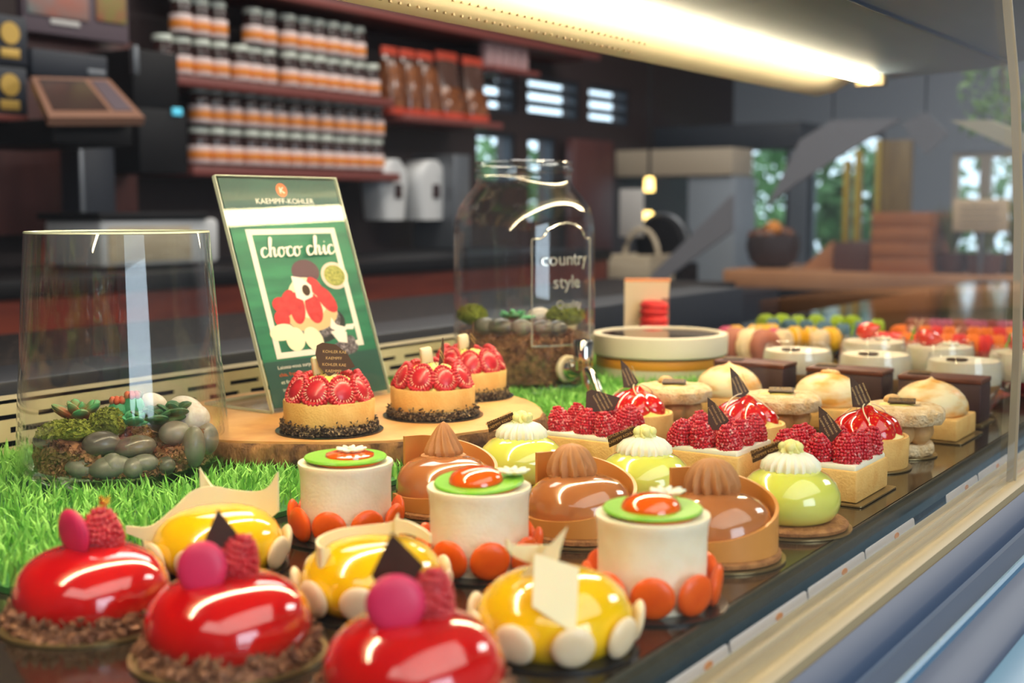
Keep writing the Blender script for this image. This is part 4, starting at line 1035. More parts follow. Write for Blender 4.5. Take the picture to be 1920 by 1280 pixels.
mac_row(bk, z1, 'back row of the right macaron tray', 'macarons at the back of right tray')
def flat_tray(name, label, pxs, z0, z1_, cat):
    P = [G(x,y,1.0) for x,y in pxs]; x0 = min(p[0] for p in P); x1 = max(p[0] for p in P); y0 = min(p[1] for p in P); y1 = max(p[1] for p in P)
    o = obj(name, MB().box(x0,y0,z0,x1,y1,z1_,b=.002), M['black_tray']); return tag(o, label, cat)
flat_tray('macaron_tray', 'flat black tray under the yellow, blue and lime macarons', [(1350,665),(1670,640)], T0, 1.0035, 'tray')
flat_tray('macaron_tray', 'flat black tray under the red, orange and purple macarons', [(1650,678),(1960,648)], T0, 1.0035, 'tray')
for q, (col, px) in enumerate((('brown',1380),('cream',1406),('brown',1432))):
    p = V(px, 656, 1.745); macaron(col, (p[0],1.745,1.0305), (PI/2,0,.9), ['large brown macaron standing beside the round white box','large cream macaron standing between two brown ones','large brown macaron standing behind the left dessert glass'][q], 'large macarons on edge beside the round box', 1.3)
p0 = V(1362,690,1.745); p1 = V(1442,690,1.745)
tag(obj('white_plinth', MB().box(p0[0]-.01,1.72,T0,p1[0]+.004,1.77,1.0045,b=.001), M['box_white']), 'low white plinth under the three large macarons', 'plinth')

# ================================================================== the room behind
M['maroon'] = mat('dark red wood panelling', (92,52,48), .45, c2=(80,44,42), scale=6, stretch=(8,8,.6))
M['wall_dark'] = mat('dark brown wall', (52,38,38), .6); M['black'] = mat('black appliance plastic', (18,17,20), .5, spec=.25); M['dark_blue'] = mat('dark slate panel', (34,39,50), .5)
M['redwood'] = mat('red stained wood', (132,58,40), .4, c2=(112,46,34), scale=5, stretch=(1,1,6)); M['shelf_red'] = mat('red brown shelf', (122,62,56), .4)
M['floor'] = mat('dark tile floor', (70,66,62), .4, c2=(82,76,70), scale=3); M['ceil'] = mat('dark grey ceiling', (70,74,80), .8); M['grey_wall'] = mat('grey blue wall', (142,152,164), .6)
M['beam'] = mat('cream beam', (190,176,156), .6); M['wood_light'] = mat('light wood counter', (196,140,96), .5, c2=(182,124,82), scale=4, stretch=(1,8,1)); M['wood_orange'] = mat('orange wood crate', (176,104,48), .5, c2=(160,92,40), scale=5, stretch=(1,1,6))
M['wood_dark'] = mat('dark wood crate', (92,56,46), .5); M['white_plastic'] = mat('white plastic', (206,206,206), .35); M['steel_grey'] = mat('grey steel', (120,124,130), .4, metal=.6)
M['bronze'] = mat('bronze bezel', (176,130,108), .35, metal=.4); M['screen'] = mat('brown screen', (66,46,40), .15); M['label_w'] = mat('white jar label', (222,200,196), .5); M['label_o'] = mat('orange label band', (222,132,46), .5)
M['jam'] = mat('dark jar glass', (52,30,28), .12, spec=.7); M['lid'] = mat('pale metal jar lid', (206,212,200), .3); M['jar_pink'] = mat('pale pink jar', (176,140,140), .3)
M['bag_red'] = mat('red bag header', (206,76,52), .4); M['bag_brown'] = mat('brown biscuits in cellophane', (150,88,46), .25, c2=(104,60,36), scale=40, coat=.7, tex='voronoi', lo=.2, hi=.6); M['bag_clear'] = mat('dark cellophane', (84,60,52), .15, coat=.8)
M['gold'] = mat('gold seal', (206,168,84), .4, metal=.3); M['lamp_warm'] = mat('warm lamp shade', (255,226,150), .5, emis=(255,212,120), es=5); M['cyan'] = mat('cyan indicator', (90,180,200), .4, emis=(80,190,220), es=.8)
M['pic1'] = mat('teal photo print', (110,140,140), .5, c2=(172,110,96), scale=6); M['pic2'] = mat('green photo print', (120,150,70), .5, c2=(170,90,80), scale=7); M['frame'] = mat('mauve frame', (98,84,92), .5)
M['olive'] = mat('olive gold panel', (128,104,52), .45, c2=(110,86,40), scale=5, stretch=(6,6,1)); M['yellow_post'] = mat('yellow post', (176,150,40), .4); M['notice'] = mat('beige notice', (214,186,150), .6); M['print_grey'] = mat('grey print', (150,128,104), .6)
M['foliage'] = mat('tree foliage', (70,110,62), .6, c2=(112,150,84), scale=3); M['trunk'] = mat('tree trunk', (92,74,58), .8); M['crate_white'] = mat('whitewashed wood', (206,190,164), .6, c2=(186,168,140), scale=8, stretch=(1,1,6)); M['winglass'] = glass('window glass', (.95,.98,.98), .04, 5)
M['winframe'] = mat('dark window frame', (44,50,60), .5); M['paper'] = mat('grey paper', (196,192,188), .6); M['plant'] = mat('spiky plant', (96,112,58), .6, c2=(132,140,76), scale=30); M['fruit_o'] = mat('orange fruit', (226,140,50), .5)
M['streak_grey'] = mat('grey reflection streak', (128,128,134), .6)  # colour of the solids standing in for glass reflections
RX0, RX1, RY0, RY1, RZ = -3.12, 3.2, -3.0, 7.0, 2.9
def S_(name, mb, m): return tag(obj(name, mb, M[m] if isinstance(m,str) else m, smooth=False), kind='structure')
S_('floor', MB().box(RX0-.1,RY0-.1,-.1,RX1+.1,RY1+.1,0), 'floor'); S_('ceiling', MB().box(RX0-.1,RY0-.1,RZ,RX1+.1,RY1+.1,RZ+.1), 'ceil')
def walled(mb, axis, pos, th, a0, a1, z0, z1, holes):
    """wall with rectangular openings: split in columns"""
    cuts = sorted({a0,a1,*[h[0] for h in holes],*[h[1] for h in holes]})
    for u0, u1 in zip(cuts, cuts[1:]):
        hh = sorted([(h[2],h[3]) for h in holes if h[0] <= u0+1e-6 and h[1] >= u1-1e-6]); z = z0
        for lo, hi in hh+[(z1,z1)]:
            if lo > z+1e-6:
                if axis == 'x': mb.box(min(pos,pos+th),u0,z,max(pos,pos+th),u1,lo)
                else: mb.box(u0,min(pos,pos+th),z,u1,max(pos,pos+th),lo)
            z = max(z, hi)
    return mb
BX = RX0
def wr(x0,y0,x1,y1,X): 
    xm, ym = (x0+x1)/2, (y0+y1)/2
    return W(x0,ym,X)[1], W(x1,ym,X)[1], W(xm,y1,X)[2], W(xm,y0,X)[2]      # Y0,Y1,z0,z1
bh = [wr(890,136,968,208,BX), wr(989,147,1087,222,BX), wr(1104,166,1180,236,BX), wr(893,248,966,345,BX), wr(990,256,1042,420,BX)]  # windows mirrored in the front glass, built as openings in the back wall
zt0, zt1 = bh[1][2], bh[1][3]
bh = [(a,b,(zt0 if i < 3 else c),(zt1 if i < 3 else d)) for i,(a,b,c,d) in enumerate(bh)]
S_('wall_back', walled(MB(),'x',BX,-.1,RY0,RY1,0,RZ,bh), 'wall_dark')
for i, (a,b,c,d) in enumerate(bh):
    mb = MB(); x = BX-.05; f = .02
    mb.box(x,a,c,x+.04,a+f,d).box(x,b-f,c,x+.04,b,d).box(x,a+f,c,x+.04,b-f,c+f).box(x,a+f,d-f,x+.04,b-f,d)
    if i < 3:
        for q in (1,2): zz = c+(d-c)*q/3; mb.box(x,a+f,zz-.012,x+.05,b-f,zz+.012)
    w = S_(f'window_{i+1}', mb, 'winframe'); obj('window_pane', MB().box(x+.015,a+f,c+f,x+.021,b-f,d-f), M['winglass'], w, smooth=False)
fh = []
for x0,y0,x1,y1 in ((1376,262,1478,505),(1512,250,1655,505),(1782,285,1905,505)):
    ym=(y0+y1)/2; xm=(x0+x1)/2; fh.append((V(x0,ym,RY1)[0],V(x1,ym,RY1)[0],V(xm,y1,RY1)[2],V(xm,y0,RY1)[2]))
S_('wall_far', walled(MB(),'y',RY1,.1,RX0,RX1,0,RZ,fh), 'grey_wall')
for i,(a,b,c,d) in enumerate(fh):
    mb = MB(); y = RY1+.02; f = .03
    mb.box(a,y,c,a+f,y+.05,d).box(b-f,y,c,b,y+.05,d).box(a+f,y,c,b-f,y+.05,c+f).box(a+f,y,d-f,b-f,y+.05,d)
    if i == 2: mb.box((a+b)/2-.03,y,c+f,(a+b)/2+.03,y+.05,d-f)
    w = S_(f'window_{i+6}', mb, 'winframe' if i < 2 else 'beam'); obj('window_pane', MB().box(a+f,y+.02,c+f,b-f,y+.026,d-f), M['winglass'], w, smooth=False)
FRH = [(-1.9,.2,.9,2.7)]
S_('wall_front', walled(MB(),'x',RX1,.1,RY0,RY1,0,RZ,FRH), 'grey_wall')
S_('wall_near', MB().box(RX0,RY0-.1,0,RX1,RY0,RZ), 'maroon')
S_('trim_1', MB().box(BX,RY0,0,BX+.02,RY1,.1), 'black')

def wbox(name, x0,y0,x1,y1, X, dep, m, label=None, cat=None, group=None, b=.004, parent=None):
    a,bb,c,d = wr(x0,y0,x1,y1,X); mb = MB().box(X-dep,a,c,X,bb,d,b=min(b,(d-c)*.3,(bb-a)*.3))
    o = obj(name, mb, M[m] if isinstance(m,str) else m, parent)
    if label: tag(o, label, cat, group)
    return o
def vbox(name, x0,y0,x1,y1, Y, dep, m, label=None, cat=None, group=None, b=.004, parent=None, zb=None):
    xm, ym = (x0+x1)/2, (y0+y1)/2; a, bb, c, d = V(x0,ym,Y)[0], V(x1,ym,Y)[0], V(xm,y1,Y)[2], V(xm,y0,Y)[2]
    if zb is not None: c = zb
    o = obj(name, MB().box(a,Y,c,bb,Y+dep,d,b=min(b,(d-c)*.3,(bb-a)*.3)), M[m] if isinstance(m,str) else m, parent)
    if label: tag(o, label, cat, group)
    return o
def empty_at(name, label, cat, group=None): return thing(name, label, cat, (0,0,0), 0, group)

# wall shelves and jars
SX = -2.94
zs_low = W(530,319,SX)[2]; zs_up = W(530,168,SX)[2]; zs_top = W(590,3,SX)[2]
ya, yb = W(332,310,SX)[1], W(722,320,SX)[1]
for z, lb, y0_, y1_ in ((zs_low,'red brown wall shelf carrying the lower double tier of jars',ya,yb),(zs_up,'red brown wall shelf carrying the upper double tier of jars',W(285,140,SX)[1],yb-.03),(zs_top,'topmost red brown wall shelf, above all the jars',ya,W(1100,80,SX)[1])):
    tag(obj('wall_shelf', MB().box(BX+.002,y0_,z-.028,SX+.07,y1_,z,b=.003), M['shelf_red']), lb, 'shelf', 'wall shelves behind the counter')
JH = .1185; JR = .0335
jar_root = None
def honey_jar(px, z, label, group, extra=0.0):
    global jar_root
    y = W(px, 200, SX)[1]; loc = (SX+random.uniform(-.004,.004), y, z)
    if jar_root is None:
        jar_root = r = thing('jam_jar', label, 'jar', loc, 0, group)
        obj('jar_body', MB().lathe([(.030,0),(JR-.001,.004),(JR-.001,.078),(.031,.090),(.027,.098),(.027,.102)], 24), M['jam'], r)
        obj('lid', MB().lathe([(.0285,.101),(.0292,.103),(.0292,.115),(.0275,.1185)], 24), M['lid'], r)
        lbm = obj('paper_label', MB().lathe([(JR-.0004,.012),(JR,.013),(JR,.064),(JR-.0004,.065)], 28), M['label_w'], r)
        obj('orange_band', MB().lathe([(JR+.0001,.024),(JR+.0004,.0245),(JR+.0004,.0485),(JR+.0001,.049)], 28), M['label_o'], lbm)
    else: r = dup(jar_root, loc, random.uniform(0,6), label)
    r['group'] = group; return r
ordn2 = lambda k, n: 'leftmost' if k == 0 else ('rightmost' if k == n-1 else ordn[k]+' from the left')
low = [372,403,433,465,492,520,548,576,605,631,653,678,702]
for tier, (z, nm) in enumerate(((zs_low,'bottom tier of the lower shelf'),(zs_low+JH,'top tier of the lower shelf'))):
    for k, px in enumerate(low): honey_jar(px, z+.0005*(tier+1), f'orange labelled jar, {ordn2(k,13)} in the {nm}', 'jars in the '+nm)
u1 = [308,342,377,410,450,475,503,540,570,595,620,645,670,696]
for k, px in enumerate(u1): honey_jar(px, zs_up+.0005, f'orange labelled jar, {ordn2(k,14)} in the bottom tier of the upper shelf', 'jars in the bottom tier of the upper shelf')
u2 = [342,377,410,475,503,540,570,595,620,645,670]
for k, px in enumerate(u2): honey_jar(px, zs_up+.001+JH, f'orange labelled jar, {ordn2(k,11)} in the top tier of the upper shelf', 'jars in the top tier of the upper shelf')
# bags of biscuits
bagz = W(800,222,SX)[2]
tag(obj('wall_shelf', MB().box(BX+.002,yb+.01,bagz-.024,SX+.08,W(912,222,SX)[1],bagz,b=.003), M['shelf_red']), 'short red brown shelf under the cellophane biscuit bags', 'shelf', 'wall shelves behind the counter')
for k, (x0,x1,yt,full) in enumerate(((714,746,88,1),(748,779,93,1),(780,812,98,1),(815,858,98,.5),(864,905,108,.5))):
    y0_, y1_ = W(x0,200,SX)[1], W(x1,200,SX)[1]; zt = W((x0+x1)/2,yt,SX)[2]; h = zt-bagz; w = (y1_-y0_)*.47
    lb = ['biscuit bag full of brown pieces, leftmost under its red header','biscuit bag full of brown pieces, second from the jars','biscuit bag full of brown pieces, third from the jars','half filled wider biscuit bag, fourth from the jars','half filled biscuit bag at the right end, next to window'][k]
    t = thing('biscuit_bag', lb, 'bag', (SX,(y0_+y1_)/2,bagz+.0005), 0, 'cellophane biscuit bags on the short shelf')
    fz = h*(.78 if full == 1 else .48)
    def ring(z, sx, sy, n=22): return [(sx*math.copysign(abs(math.cos(a))**.6,math.cos(a))*(1+.05*math.sin(5*a+z*60+k)), sy*math.copysign(abs(math.sin(a))**.6,math.sin(a)), z) for a in np.linspace(0,2*PI,n,endpoint=False)]
    obj('biscuits', MB().rings([ring(.03*h,.05,w*.95),ring(.1*h,.052,w),ring(fz*.8,.046,w*.96),ring(fz,.03,w*.85)]), M['bag_brown'], t)
    obj('cellophane', MB().rings([ring(fz+.001,.032,w*.88),ring(h*.8,.016,w*.9),ring(h*.9,.004,w*.92)]), M['bag_clear'], t)
    obj('red_header', MB().box(-.005,-w*.95,h*.86,.006,w*.95,h,b=.002), M['bag_red'], t)
    obj('red_base', MB().rings([ring(0,.051,w*.98),ring(.10*h,.0545,w*1.02)]), M['bag_red'], t)
pz = W(945,130,SX)[2]
tag(obj('wall_shelf', MB().box(BX+.002,W(903,128,SX)[1],pz-.02,SX+.06,W(990,130,SX)[1],pz,b=.003), M['shelf_red']), 'small shelf above the left window, carrying pale jars', 'shelf', 'wall shelves behind the counter')
pj = None
for k in range(5):
    px = 912+16*k; y = W(px,120,SX)[1]; lb = f'pale pink jar, {ordn2(k,5)} on the small shelf above the window'
    if pj is None:
        pj = r = thing('pink_jar', lb, 'jar', (SX,y,pz+.0005), 0, 'pale pink jars above the window')
        obj('jar_body', MB().lathe([(.030,0),(.032,.004),(.032,.078),(.027,.090)], 20), M['jar_pink'], r); obj('lid', MB().lathe([(.029,.090),(.029,.104),(.027,.106)], 20), M['lid'], r)
    else: r = dup(pj, (SX,y,pz+.0005), 0, lb)
# tall appliance left of the jars, medal boxes, pictures, till screen
t = empty_at('coffee_machine', 'tall black coffee machine left of the jar shelves, cyan light on it', 'coffee machine')
wbox('machine_body', 262,205,352,325, -2.75,.3,'black',parent=t); wbox('indicator', 325,190+12,342,216, -2.745,.006,'cyan',parent=t, b=.001); wbox('machine_top', 250,96,335,205, -2.80,.25,'black',parent=t); wbox('steam_pipe', 252,85,262,140, -2.74,.02,'steel_grey',parent=t)
wbox('wall_panel', -60,60,256,440, -3.0,.05,'maroon','dark red wood panel on the wall behind the till','wall panel', b=.006)
t = empty_at('picture_frame', 'mauve frame with two colour photos high on the wall, top left', 'picture')
wbox('frame', 42,-60,240,70, -2.94,.03,'frame',parent=t); wbox('photo', 50,-60,166,32, -2.935,.004,'pic1',parent=t); wbox('photo', 180,-60,236,42, -2.935,.004,'pic2',parent=t); wbox('caption_strip', 95,38,150,48, -2.936,.003,'paper',parent=t, b=.001)
for k,(y0,y1,lb) in enumerate(((25,118,'upper dark gift box with round gold seal, stacked at left edge'),(122,212,'lower dark gift box with round gold seal, at left edge'))):
    t = empty_at('gift_box', lb, 'box', 'gift boxes with gold seals at left edge')
    wbox('box_body', -70,y0,52,y1, -2.72,.16,'dark_blue',parent=t); a,b_,c,d = wr(0,y0+16,36,y0+58,-2.719); 
    o = obj('gold_seal', MB().plate((-2.719,(a+b_)/2,(c+d)/2),(0,1,0),(0,0,1),circ(0,0,(b_-a)/2,(d-c)/2),.003), M['gold'], t); wbox('gold_label', 2,y0+66,38,y0+84, -2.718,.003,'gold',parent=t,b=.001)
wbox('wall_shelf', -70,213,56,226, -2.66,.3,'shelf_red','red brown shelf under the gold sealed gift boxes at left','shelf','wall shelves behind the counter')
t = empty_at('till_screen', 'till with tilted bronze framed touch screen on a dark post', 'till')
wbox('rear_housing', 60,98,202,148, -2.72,.1,'dark_blue',parent=t); wbox('housing_strip', 165,130,200,144, -2.716,.006,'steel_grey',parent=t)
c4 = [W(92,220,-2.45),W(272,220,-2.45),W(205,148,-2.68),W(58,143,-2.68)]
def quad(name, c4, th, m, parent, lift=0):
    e = [Vector(p) for p in c4]; n = (e[1]-e[0]).cross(e[2]-e[0]).normalized(); n = n if n.z > 0 else -n
    return obj(name, MB().rings([[p+n*(lift-th) for p in e],[p+n*lift for p in e]]), M[m], parent, smooth=False)
quad('bezel', c4, .02, 'bronze', t)
mixp = lambda u, v: tuple((1-v)*((1-u)*np.array(c4[0])+u*np.array(c4[1]))+v*((1-u)*np.array(c4[3])+u*np.array(c4[2])))
quad('touch_screen', [mixp(.07,.16),mixp(.66,.16),mixp(.64,.92),mixp(.07,.92)], .002, 'screen', t, .002); quad('keypad', [mixp(.72,.16),mixp(.93,.16),mixp(.92,.92),mixp(.72,.92)], .002, 'frame', t, .002)
wbox('screen_base', 100,226,248,272, -2.5,.40,'black',parent=t); wbox('post', 152,272,218,497, -2.80,.08,'dark_blue',parent=t); wbox('post_edge', 152,272,160,497, -2.795,.006,'steel_grey',parent=t,b=.001)
# counter along the wall
CF = -2.42
ctz = W(440,503,CF)[2]; cb = W(440,533,CF)[2]
ct_ = empty_at('back_counter', 'long dark topped back counter with red wood drawer fronts', 'counter')
obj('worktop', MB().box(-3.0,-.5,ctz-.04,CF+.02,4.28,ctz,b=.004), M['black'], ct_)
obj('drawer_band', MB().box(-2.98,-.5,ctz-.155,CF,4.28,ctz-.041), M['redwood'], ct_); obj('plinth', MB().box(-2.98,-.5,.02,CF-.03,4.28,ctz-.156), M['black'], ct_)
# speckled staff worktop just behind the case
sw = empty_at('staff_worktop', 'speckled granite staff worktop behind the display case', 'worktop')
zg = W(55,682,-1.5)[2]; zg0 = W(55,722,-1.5)[2]
obj('granite_top', MB().box(-1.9,-.6,zg0,-1.5,3.4,zg,b=.004), M['granite'], sw); obj('worktop_base', MB().box(-1.88,-.6,.02,-1.53,3.4,zg0-.001), M['dark_blue'], sw)
obj('steel_edge', MB().box(-1.53,-.6,zg0-.03,-1.49,3.4,zg0-.001), M['steel_grey'], sw)
# toaster-like white appliance and white hoppers
t = empty_at('bread_warmer', 'white countertop warmer with dark lid, behind the glass cloche', 'appliance')
wbox('casing', 190,410,412,497, -2.55,.22,'white_plastic',parent=t,b=.012); wbox('lid', 185,398,392,412, -2.54,.24,'black',parent=t); wbox('front_panel', 205,425,360,490, -2.545,.006,'crate_white',parent=t)
for k,(x0,x1,lb) in enumerate(((716,772,'white wall dispenser with dark window, left of two under the bags'),(784,846,'white wall dispenser with dark window, right of two under the bags'))):
    t = empty_at('wall_dispenser', lb, 'dispenser', 'white wall dispensers under the bags')
    a,b_,c,d = wr(x0,298+k*2,x1,412,-2.9); R=[]
    for u in np.linspace(0,1,9):
        s = (1 if u < .65 else math.sqrt(max(0,1-((u-.65)/.36)**2))); R.append([(-2.9-.06+.06*math.copysign(abs(math.cos(q))**.5,math.cos(q)), (a+b_)/2+(b_-a)/2*(.72+.28*min(1,u*1.5))*max(s,.3)*math.copysign(abs(math.sin(q))**.5,math.sin(q)), c+(d-c)*u) for q in np.linspace(0,2*PI,24,endpoint=False)])
    obj('housing', MB().rings(R), M['white_plastic'], t); xm = (x0+x1)/2+4; wbox('window', xm-6,345,xm+7,372, -2.895,.01,'jam',parent=t,b=.003)
wbox('grey_cabinet', 852,290,882,466, -2.85,.2,'steel_grey','narrow grey cabinet right of the wall dispensers','cabinet')
wbox('wall_panel', 1078,262,1150,470, -3.02,.05,'maroon','dark maroon wall panel right of the drinks jar','wall panel',b=.006)
# middle distance on the right
vbox('ceiling_beam', 1106,280,1372,330, 5.6,.25,'beam','cream horizontal beam above the grey column','beam')
vbox('room_column', 1288,331,1376,640, 5.62,.25,'grey_wall','square grey blue column standing under the cream beam','column', zb=0.0)
vbox('ceiling_panel', 1090,236,1500,282, 6.0,.3,'winframe','dark panel hanging above the cream beam','ceiling panel')
lamp_z = V(1228,549,4.35)[2]+.001
for k,(x0,y0,x1,y1,lb) in enumerate(((1209,332,1226,359,'upper small warm glowing lamp behind the white crate'),(1201,396,1228,446,'lower warm glowing lamp beside the black round mixer'))):
    a,b_,c,d = V(x0,345,4.9)[0],V(x1,345,4.9)[0],V(1215,y1,4.9)[2],V(1215,y0,4.9)[2]
    t = thing('table_lamp', lb, 'lamp', ((a+b_)/2,4.9,c), 0, 'warm lamps in the background')
    r = (b_-a)/2; obj('shade', MB().lathe([(r*.9,0),(r,(d-c)*.1),(r*.92,(d-c)*.85),(r*.5,d-c)], 20), M['lamp_warm'], t); obj('cord' if k == 0 else 'stem', MB().tube([(0,0,(d-c)-.004),(0,0,RZ-c-.001)] if k == 0 else [(0,0,.004),(0,0,lamp_z-c)], .006, 8), M['black'], t)
vbox('paper_sheet', 1161,354,1206,444, 4.6,.006,'paper','pale paper sheet standing in the white crate','paper')
t = empty_at('white_crate', 'whitewashed wooden crate with arched handle, right of drinks jar', 'crate')
vbox('crate_front', 1140,478,1216,543, 4.4,.012,'crate_white',parent=t); vbox('crate_back', 1140,478,1216,543, 4.62,.012,'crate_white',parent=t)
a,b_ = V(1140,500,4.4)[0],V(1216,500,4.4)[0]; zc = V(1178,478,4.4)[2]; zb_ = V(1178,543,4.4)[2]
obj('crate_side', MB().box(a,4.412,zb_,a+.012,4.62,zc), M['crate_white'], t); obj('crate_side', MB().box(b_-.012,4.412,zb_,b_,4.62,zc), M['crate_white'], t); obj('crate_bottom', MB().box(a,4.4,zb_-.01,b_,4.63,zb_), M['crate_white'], t)
obj('handle', MB().tube([((a+b_)/2+(b_-a)*.42*math.cos(q),4.51,zc-.02+.12*math.sin(q)) for q in np.linspace(PI,0,15)], .010, 8), M['crate_white'], t)
t = empty_at('stand_mixer', 'round black mixer drum with a pale rim, beside the lower lamp', 'mixer')
a,b_,c,d = V(1208,450,4.7)[0],V(1275,450,4.7)[0],V(1240,506,4.7)[2],V(1240,402,4.7)[2]
rr = (d-c)/2; dm = MB().lathe([(rr*.7,-.12),(rr,-.05),(rr,.02),(rr*.9,.04),(rr*.2,.045)], 32); dm.xf(Matrix.Translation(Vector(((a+b_)/2,4.7,(c+d)/2))) @ Matrix.Rotation(PI/2,4,'X')); obj('drum', dm, M['black'], t)
obj('rim', MB().tube([((a+b_)/2+rr*1.01*math.cos(q),4.7,(c+d)/2+rr*1.01*math.sin(q)) for q in np.linspace(0,2*PI,33)], .008, 6), M['steel_grey'], t)
obj('foot', MB().box((a+b_)/2-.1,4.65,c-.06,(a+b_)/2+.1,4.84,c+.03,b=.01), M['black'], t)
# far counter with crates, bowl, plants
fc = empty_at('far_counter', 'light wood topped far counter with dark front', 'counter')
YC = 4.98
zt = V(1500,509,YC)[2]
obj('counter_top', MB().box(V(1355,525,YC)[0],YC,zt-.075,1.6,YC+.7,zt,b=.006), M['wood_light'], fc); obj('counter_front', MB().box(V(1362,560,YC)[0],YC+.06,0.0,1.6,YC+.66,zt-.076), M['black'], fc)
vbox('side_counter', 1030,549,1345,640, 4.35,.6,'dark_blue','dark slate side counter under the white crate and mixer','counter', zb=0.0)
bc = V(1440,535,YC+.2); t = thing('fruit_bowl', 'round dark woven bowl heaped with brown goods on far counter', 'bowl', (bc[0],YC+.25,zt+.001))
rb = 56/2398*4.9*1.0
obj('bowl', MB().lathe([(rb*.5,0),(rb*.85,.03),(rb,.09),(rb*.95,.14),(rb*.85,.142),(rb*.6,.08),(.001,.06)], 36, rf=lambda r,z,a,k:(r*(1+.03*math.sin(24*a+k)),z)), M['wall_dark'], t)
hp = MB(); 
for q in range(22): a=random.uniform(0,6.28); r=rb*.7*math.sqrt(random.random()); hp.ell((r*math.cos(a),r*math.sin(a),.12+.05*(1-r/rb)), (.035,.03,.028), 10, 7)
obj('baked_goods', hp, M['bag_brown'], t); obj('orange_fruit', MB().ell((.02,-.05,.17),(.035,.035,.033),16,10), M['fruit_o'], t)
wt = vbox('wooden_crate', 1562,455,1630,509, YC+.1,.4,'wood_dark','dark brown wooden crate on the far counter, left of orange crate','crate',zb=zt+.001)
def open_crate(name,label,x0,y0,x1,y1,Y,dep,m):
    t = empty_at(name,label,'crate'); a,b_ = V(x0,480,Y)[0],V(x1,480,Y)[0]; c,d = zt+.001, V((x0+x1)/2,y0,Y)[2]; th=.015
    nb = 4; h=(d-c)/nb
    mb = MB(); 
    for q in range(nb): mb.box(a,Y,c+h*q+.003,b_,Y+th,c+h*(q+1)-.003,b=.002)
    obj('front_boards', mb, M[m], t); obj('back_board', MB().box(a,Y+dep-th,c,b_,Y+dep,d), M[m], t); obj('side_board', MB().box(a,Y+th,c,a+th,Y+dep-th,d), M[m], t); obj('side_board', MB().box(b_-th,Y+th,c,b_,Y+dep-th,d), M[m], t); obj('crate_bottom', MB().box(a+th,Y+th,c,b_-th,Y+dep-th,c+th), M[m], t); return t
open_crate('slatted_crate','large orange wood slatted crate on the far counter',1632,398,1742,509,YC+.05,.4,'wood_orange')
tag(obj('leaning_board', MB().rings([[V(1498,508,YC+.3)+np.array([0,q,0]),V(1560,508,YC+.3)+np.array([0,q,0]),V(1560,452,YC+.3)+np.array([0,q,0])] for q in (0,.05)]), M['wood_light'], smooth=False), 'triangular light wood wedge between the bowl and dark crate', 'wood wedge')
for k,(x0,x1,y0,y1,m,lb) in enumerate(((1580,1590,300,430,'yellow_post','leftmost slim yellow post behind the crates'),(1601,1612,280,430,'yellow_post','middle slim yellow post behind the crates'),(1640,1650,262,420,'yellow_post','rightmost slim yellow post, touching the olive screen'),(1652,1706,262,398,'olive','broad olive gold screen standing behind the orange crate'))):
    vbox('display_post' if k < 3 else 'folding_screen', x0,y0,x1,y1, YC+.52,.05,m,lb,'post' if k < 3 else 'screen','slim yellow posts' if k < 3 else None, zb=zt+.001)
nt_ = empty_at('notice_board', 'beige notice card with faint lines of print above spiky plants', 'notice')
vbox('card', 1786,373,1890,434, YC+.04,.012,'notice',parent=nt_); 
for q in range(4): vbox('print_line', 1800,386+11*q,1876-6*(q%2),389+11*q, YC+.037,.003,'print_grey',parent=nt_,b=.001)
vbox('stand', 1834,434,1842,512, YC+.05,.01,'steel_grey',parent=nt_, zb=zt+.001)
def spiky(label, px, Y, h, n, r):
    p = V(px,509,Y); t = thing('spiky_plant', label, 'plant', (p[0],Y,zt+.001), 0, 'spiky plants on the far counter')
    obj('pot', MB().lathe([(.05,0),(.06,.01),(.07,.08),(.06,.08),(.001,.07)], 20), M['wood_dark'], t); mb = MB()
    for q in range(n):
        a = random.uniform(0,2*PI); l = random.uniform(.6,1)*h; e = random.uniform(.05,.5); w = .008
        d = np.array([math.cos(a)*math.sin(e),math.sin(a)*math.sin(e),math.cos(e)]); s = np.array([-math.sin(a),math.cos(a),0])*w; b0 = np.array([0,0,.07]); m_ = b0+d*l*.6; tp2 = b0+d*l-np.array([0,0,.1*e*l])
        mb.add([b0-s,b0+s,m_+s,m_-s,tp2],[(0,1,2,3),(3,2,4)])
    obj('leaves', mb, M['plant'], t, smooth=False)
spiky('spiky green plant on the far counter, right of orange crate',1784,YC+.2,.24,60,.1); spiky('spiky green plant in the middle below the notice card',1845,YC+.15,.28,70,.1); spiky('spiky green plant at the right edge below the notice card',1905,YC+.25,.28,60,.1)
# reflections in the front glass, built as solid boards, a card and a strip
def vpoly(name, pts, Y, th, m, label, cat, group=None, hang=True):
    P = [V(x,y,Y) for x,y in pts]; o = obj(name, MB().rings([[p for p in P],[p+np.array([0,th,0]) for p in P]]), M[m], smooth=False); tag(o, label, cat, group); q = min(P, key=lambda p: -p[2])
    if hang: obj('cord', MB().tube([(q[0],Y+th/2,q[2]-.01),(q[0],Y+th/2,RZ-.001)], .003, 6), M['black'], o)
    return o
vpoly('reflection_streak', [(1190,548),(1245,524),(1372,432),(1372,365),(1215,520)], 4.42,.02,'streak_grey','pale slanted reflection streak across the grey column','board',hang=False)  # diagonal reflection given a solid board shape
vpoly('reflection_streak', [(1436,388),(1490,345),(1690,222),(1560,225),(1500,262)], 4.3,.02,'streak_grey','long slanted brownish reflection streak under the end of the canopy','board')  # stands in for a translucent reflection on the glass; cord added
vpoly('reflection_diamond', [(1690,232),(1735,210),(1780,250),(1737,290)], 3.6,.006,'streak_grey','diamond grey reflection built as a card, beyond the end of the lamp','card')  # made-up card and cord in place of a ghost reflection
rl_ = thing('reflection_strip', 'slanted beige reflection strip in the upper right corner', 'lamp', (0,0,0))  # no lamp: beige reflection in the tilted glass, modelled as a strip
